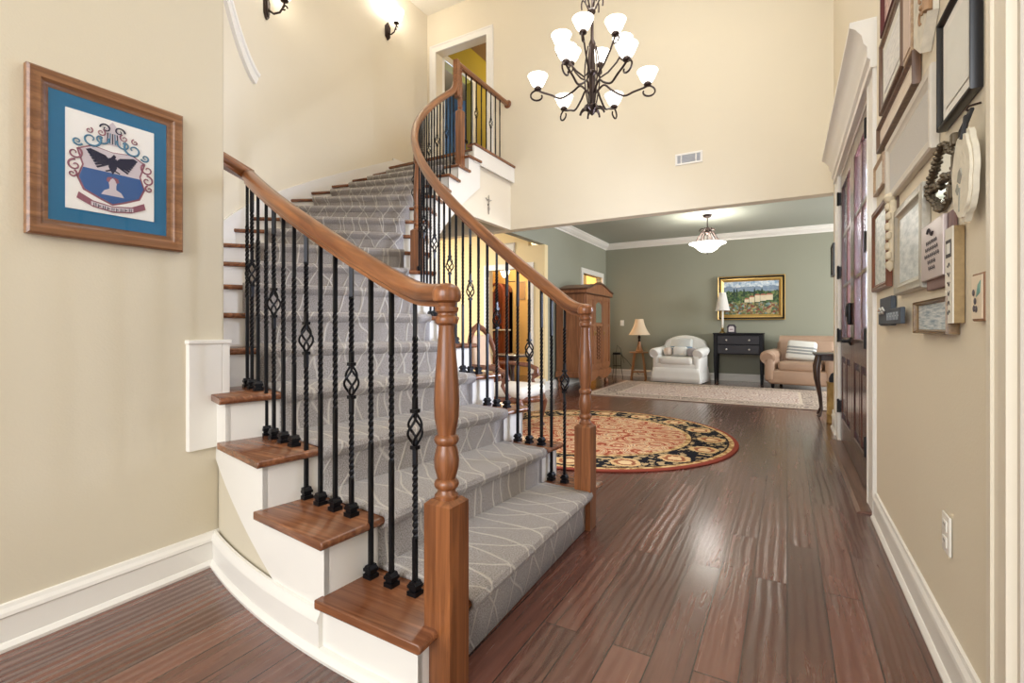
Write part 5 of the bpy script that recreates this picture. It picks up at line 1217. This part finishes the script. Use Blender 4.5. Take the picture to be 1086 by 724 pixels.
# cabriole side table and umbrella stand by the wall corner
sd = thing('cabriole_table', 'narrow dark table with curved cabriole leg beside the wall corner', 'table', (0.46, 6.92, 0))
M_DK = wood('dark_mahogany_wood', (38, 22, 18), (78, 46, 36), 'z', 0.3)
mb = MB(); mb.rbox((0, 0, 0.755), (0.38, 0.42, 0.022), 0.008); mb.box(-0.14, 0.14, -0.16, 0.16, 0.68, 0.745); mb.build('table_top', M_DK, sd)
for sx in (-1, 1):
    for sy in (-1, 1):
        mb = MB(); mb.tube([(sx * 0.13, sy * 0.14, 0.74), (sx * 0.155, sy * 0.165, 0.60), (sx * 0.15, sy * 0.16, 0.45), (sx * 0.115, sy * 0.12, 0.22), (sx * 0.105, sy * 0.11, 0.10), (sx * 0.125, sy * 0.13, 0.03), (sx * 0.14, sy * 0.145, 0.012)], [0.03, 0.034, 0.028, 0.018, 0.014, 0.017, 0.012], 10); mb.build('leg', M_DK, sd)
us_ = thing('umbrella_stand', 'tall round brass coloured umbrella stand at the wall corner past the front doors', 'umbrella stand', (0.475, 6.50, 0))
m = N('hammered_brass'); v = m.coords(); vo = m.n('ShaderNodeTexVoronoi'); m.l(v, vo.inputs[0]); vo.inputs['Scale'].default_value = 45
m.base(m.ramp(m.noise(v, 9, 3), [(0.3, (140, 110, 62)), (0.7, (196, 168, 110))])); m.set(Roughness=0.45, Metallic=0.5); m.bump(vo.outputs['Distance'], 0.4, 0.006)
mb = MB(); mb.lathe([(0.085, 0), (0.095, 0.01), (0.092, 0.03), (0.09, 0.09), (0.094, 0.10), (0.09, 0.11), (0.09, 0.44), (0.096, 0.455), (0.096, 0.46), (0.084, 0.46), (0.084, 0.02), (0.0, 0.015)], 28); mb.build('cylinder_body', m.m, us_)
um = thing('umbrella', 'folded dark umbrella with straight wooden handle standing in the brass stand', 'umbrella', (0.475, 6.50, 0.02))
mb = MB(); mb.lathe([(0.004, 0), (0.02, 0.05), (0.04, 0.3), (0.055, 0.48), (0.035, 0.53), (0.012, 0.545)], 12, M=T(-0.015, 0, 0)); mb.build('canopy', plain('black_umbrella_cloth', (30, 32, 40), 0.8), um)
mb = MB(); mb.tube([(-0.01, 0, 0.52), (0.0, 0, 0.62), (0.004, 0, 0.73)], [0.012, 0.018, 0.016], 10); mb.build('handle', wood('umbrella_handle_wood', (120, 78, 54), (170, 120, 88), 'z', 0.4), um)

# victorian armchair beyond the stairs
va = thing('victorian_armchair', 'carved wood victorian armchair with white seat behind the right stair railing', 'armchair', (-2.56, 4.42, 0.015), 0.0)
M_VW = wood('victorian_walnut_wood', (88, 48, 32), (150, 96, 66), 'z', 0.3)
# local +x is the chair's front
mb = MB(); mb.rbox((0.05, 0, 0.40), (0.56, 0.56, 0.12), 0.055, puff=0.03); mb.build('seat', plain('ivory_seat_fabric', (232, 226, 214), 0.9, 0, 0.03), va)
mb = MB()
seat_out = [(0.34 * cos(a) + 0.04 if cos(a) > 0 else 0.27 * cos(a) + 0.04, 0.31 * sin(a)) for a in [2 * pi * i / 28 for i in range(28)]]
mb.tube([(a, b, 0.335) for a, b in seat_out], 0.032, 10, closed=True); mb.build('seat_rail', M_VW, va)
mb = MB(); pts = []
for i in range(25):
    a = pi * (i / 24); pts.append((-0.25 - 0.12 * sin(a) , 0.27 * cos(a) * (1 + 0.12 * sin(a)), 0.36 + 0.70 * sin(a) ** 0.75))
mb.tube(pts, [0.022 + 0.008 * sin(pi * i / 24) for i in range(25)], 10); 
mb.tube([(-0.37, 0.0, 1.04), (-0.375, 0.05, 1.075), (-0.37, 0.0, 1.10), (-0.375, -0.05, 1.075), (-0.37, 0.0, 1.04)], 0.014, 8); mb.tube([(-0.30, -0.26, 0.62), (-0.315, 0, 0.66), (-0.30, 0.26, 0.62)], 0.018, 8); mb.build('back_frame', M_VW, va)
mb = MB(); mb.rbox((0, 0, 0), (0.05, 0.32, 0.34), 0.024, puff=0.0); mb.build('back_pad', plain('ivory_back_fabric', (214, 186, 160), 0.9, 0, 0.05), va, T(-0.335, 0, 0.80) @ RY(-0.14))
for s in (-1, 1):
    mb = MB(); mb.tube([(-0.30, s * 0.27, 0.66), (-0.12, s * 0.32, 0.655), (0.08, s * 0.335, 0.64), (0.18, s * 0.335, 0.60), (0.20, s * 0.33, 0.54), (0.15, s * 0.325, 0.51), (0.12, s * 0.325, 0.545)], [0.018, 0.024, 0.026, 0.026, 0.022, 0.018, 0.014], 10); mb.tube([(0.17, s * 0.33, 0.59), (0.13, s * 0.325, 0.48), (0.20, s * 0.31, 0.36)], 0.02, 8); mb.build('arm', M_VW, va)
    mb = MB(); mb.tube([(0.26, s * 0.24, 0.35), (0.31, s * 0.26, 0.27), (0.29, s * 0.25, 0.14), (0.275, s * 0.24, 0.06), (0.30, s * 0.25, 0.015)], [0.036, 0.032, 0.02, 0.015, 0.02], 10); mb.build('leg', M_VW, va)
    mb = MB(); mb.tube([(-0.22, s * 0.22, 0.35), (-0.25, s * 0.22, 0.18), (-0.33, s * 0.23, 0.01)], [0.026, 0.022, 0.018], 10); mb.build('leg', M_VW, va)

# hall: small round table, curio, pictures
rt = thing('round_table', 'small dark round table seen between balusters beyond the victorian chair', 'table', (-3.45, 6.1, 0))
mb = MB(); mb.lathe([(0.26, 0.66), (0.30, 0.665), (0.30, 0.685), (0.28, 0.69)], 28); mb.build('table_top', M_DK, rt)
mb = MB(); mb.lathe([(0.03, 0.12), (0.045, 0.2), (0.03, 0.3), (0.025, 0.45), (0.05, 0.58), (0.08, 0.66)], 16); mb.build('pedestal', M_DK, rt)
for q in range(3):
    a = q * 2 * pi / 3 + 0.4; mb = MB(); mb.tube([cpos(0.03, a, 0.2), cpos(0.14, a, 0.14), cpos(0.25, a, 0.02)], [0.025, 0.02, 0.016], 8); mb.build('leg', M_DK, rt)
cu = thing('curio_cabinet', 'tall red brown arched cabinet seen through the hall doorway', 'cabinet', (-5.70, 9.45, 0), 0.0)
M_CU = wood('cherry_cabinet_wood', (96, 40, 24), (150, 72, 44), 'z', 0.35)
archp = [(-0.2, 0), (0.2, 0), (0.2, 1.90)] + [(0.2 * cos(a), 1.90 + 0.2 * sin(a)) for a in [pi * i / 12 for i in range(1, 12)]] + [(-0.2, 1.90)]
mb = MB(); mb.prism(archp, 0.12, 0.28, 'xz'); mb.box(-0.2, -0.16, -0.14, 0.28, 0, 1.9); mb.box(0.16, 0.2, -0.14, 0.28, 0, 1.9); mb.box(-0.19, 0.19, -0.14, 0.28, 0, 0.12)
mb.tube([(0.182 * cos(a), -0.1, 1.89 + 0.182 * sin(a)) for a in [pi * i / 14 for i in range(15)]], 0.035, 8); mb.build('body', M_CU, cu, smooth=False)
mb = MB(); mb.box(-0.23, 0.23, -0.18, 0.14, 1.02, 1.05); mb.build('shelf', M_TRIM, cu, smooth=False)
mb = MB(); mb.box(-0.158, 0.158, -0.14, -0.12, 0.122, 0.98); mb.build('lower_door', M_CU, cu, smooth=False, bevel=0.006)
bb = MB()
for i, (x, z, h_) in enumerate(((-0.13, 1.052, 0.10), (0.0, 1.052, 0.13), (0.13, 1.052, 0.08))):
    mb = MB(); mb.lathe([(0.03, 0), (0.045, h_ * 0.3), (0.04, h_ * 0.6), (0.018, h_ * 0.85), (0.025, h_)], 14); o = mb.build('dark_vase', M_BLACKPL); o.location = (-5.70 + x, 9.36, z)
    tag(o, ('small dark vase at left on the cabinet shelf', 'tallest dark vase in the middle of the cabinet shelf', 'short dark vase at right on the cabinet shelf')[i], 'vase', 'vases on the cabinet shelf')
loc = (-4.34, 7.548, 2.47); pc_ = framed('picture_frame', 'white framed pale picture above the hall doorway', 'picture', loc, 0.24, 0.24, 0.03, 0.025, M_FWHITE, 0)
mb = MB(); mb.box(-0.09, 0.09, -0.012, -0.003, -0.09, 0.09); mb.build('print', M_PAPER, pc_, smooth=False)
pc_ = framed('picture_frame', 'small brown framed picture on ochre wall seen through the hall doorway', 'picture', (-5.27, 9.748, 1.93), 0.20, 0.42, 0.035, 0.03, M_FTAN, 0)
mb = MB(); mb.box(-0.068, 0.068, -0.014, -0.003, -0.178, 0.178); mb.build('print', print_mat('brown_sketch_print', (130, 90, 60), (210, 170, 120)), pc_, smooth=False)
pc_ = framed('picture_frame', 'pale framed picture on ochre wall at right side of the hall doorway', 'picture', (-4.98, 9.748, 1.83), 0.20, 0.52, 0.03, 0.03, M_FWHITE, 0)
mb = MB(); mb.box(-0.072, 0.072, -0.014, -0.003, -0.232, 0.232); mb.build('print', M_PAPER, pc_, smooth=False)
t = thing('hall_sconce', 'glowing white wall light seen through the hall doorway above the cabinet', 'sconce', (-5.45, 9.30, 2.2))
mb = MB(); mb.tube([(0, 0.45, -0.05), (0, 0.2, -0.08), (0, 0, -0.02)], 0.012, 8); mb.build('arm', M_BRONZE, t)
mb = MB(); bell(mb, (0, 0, 0), 0.11, 0.15); mb.build('glass_shade', emis('bright_hall_glass', (255, 244, 220), 5), t)
l = bpy.data.lights.new('dining_bulb', 'POINT'); l.energy = 30; l.color = (1, 0.85, 0.62); l.shadow_soft_size = 0.12
o = bpy.data.objects.new('dining_bulb', l); COL.objects.link(o); o.location = (-4.9, 8.8, 2.4)
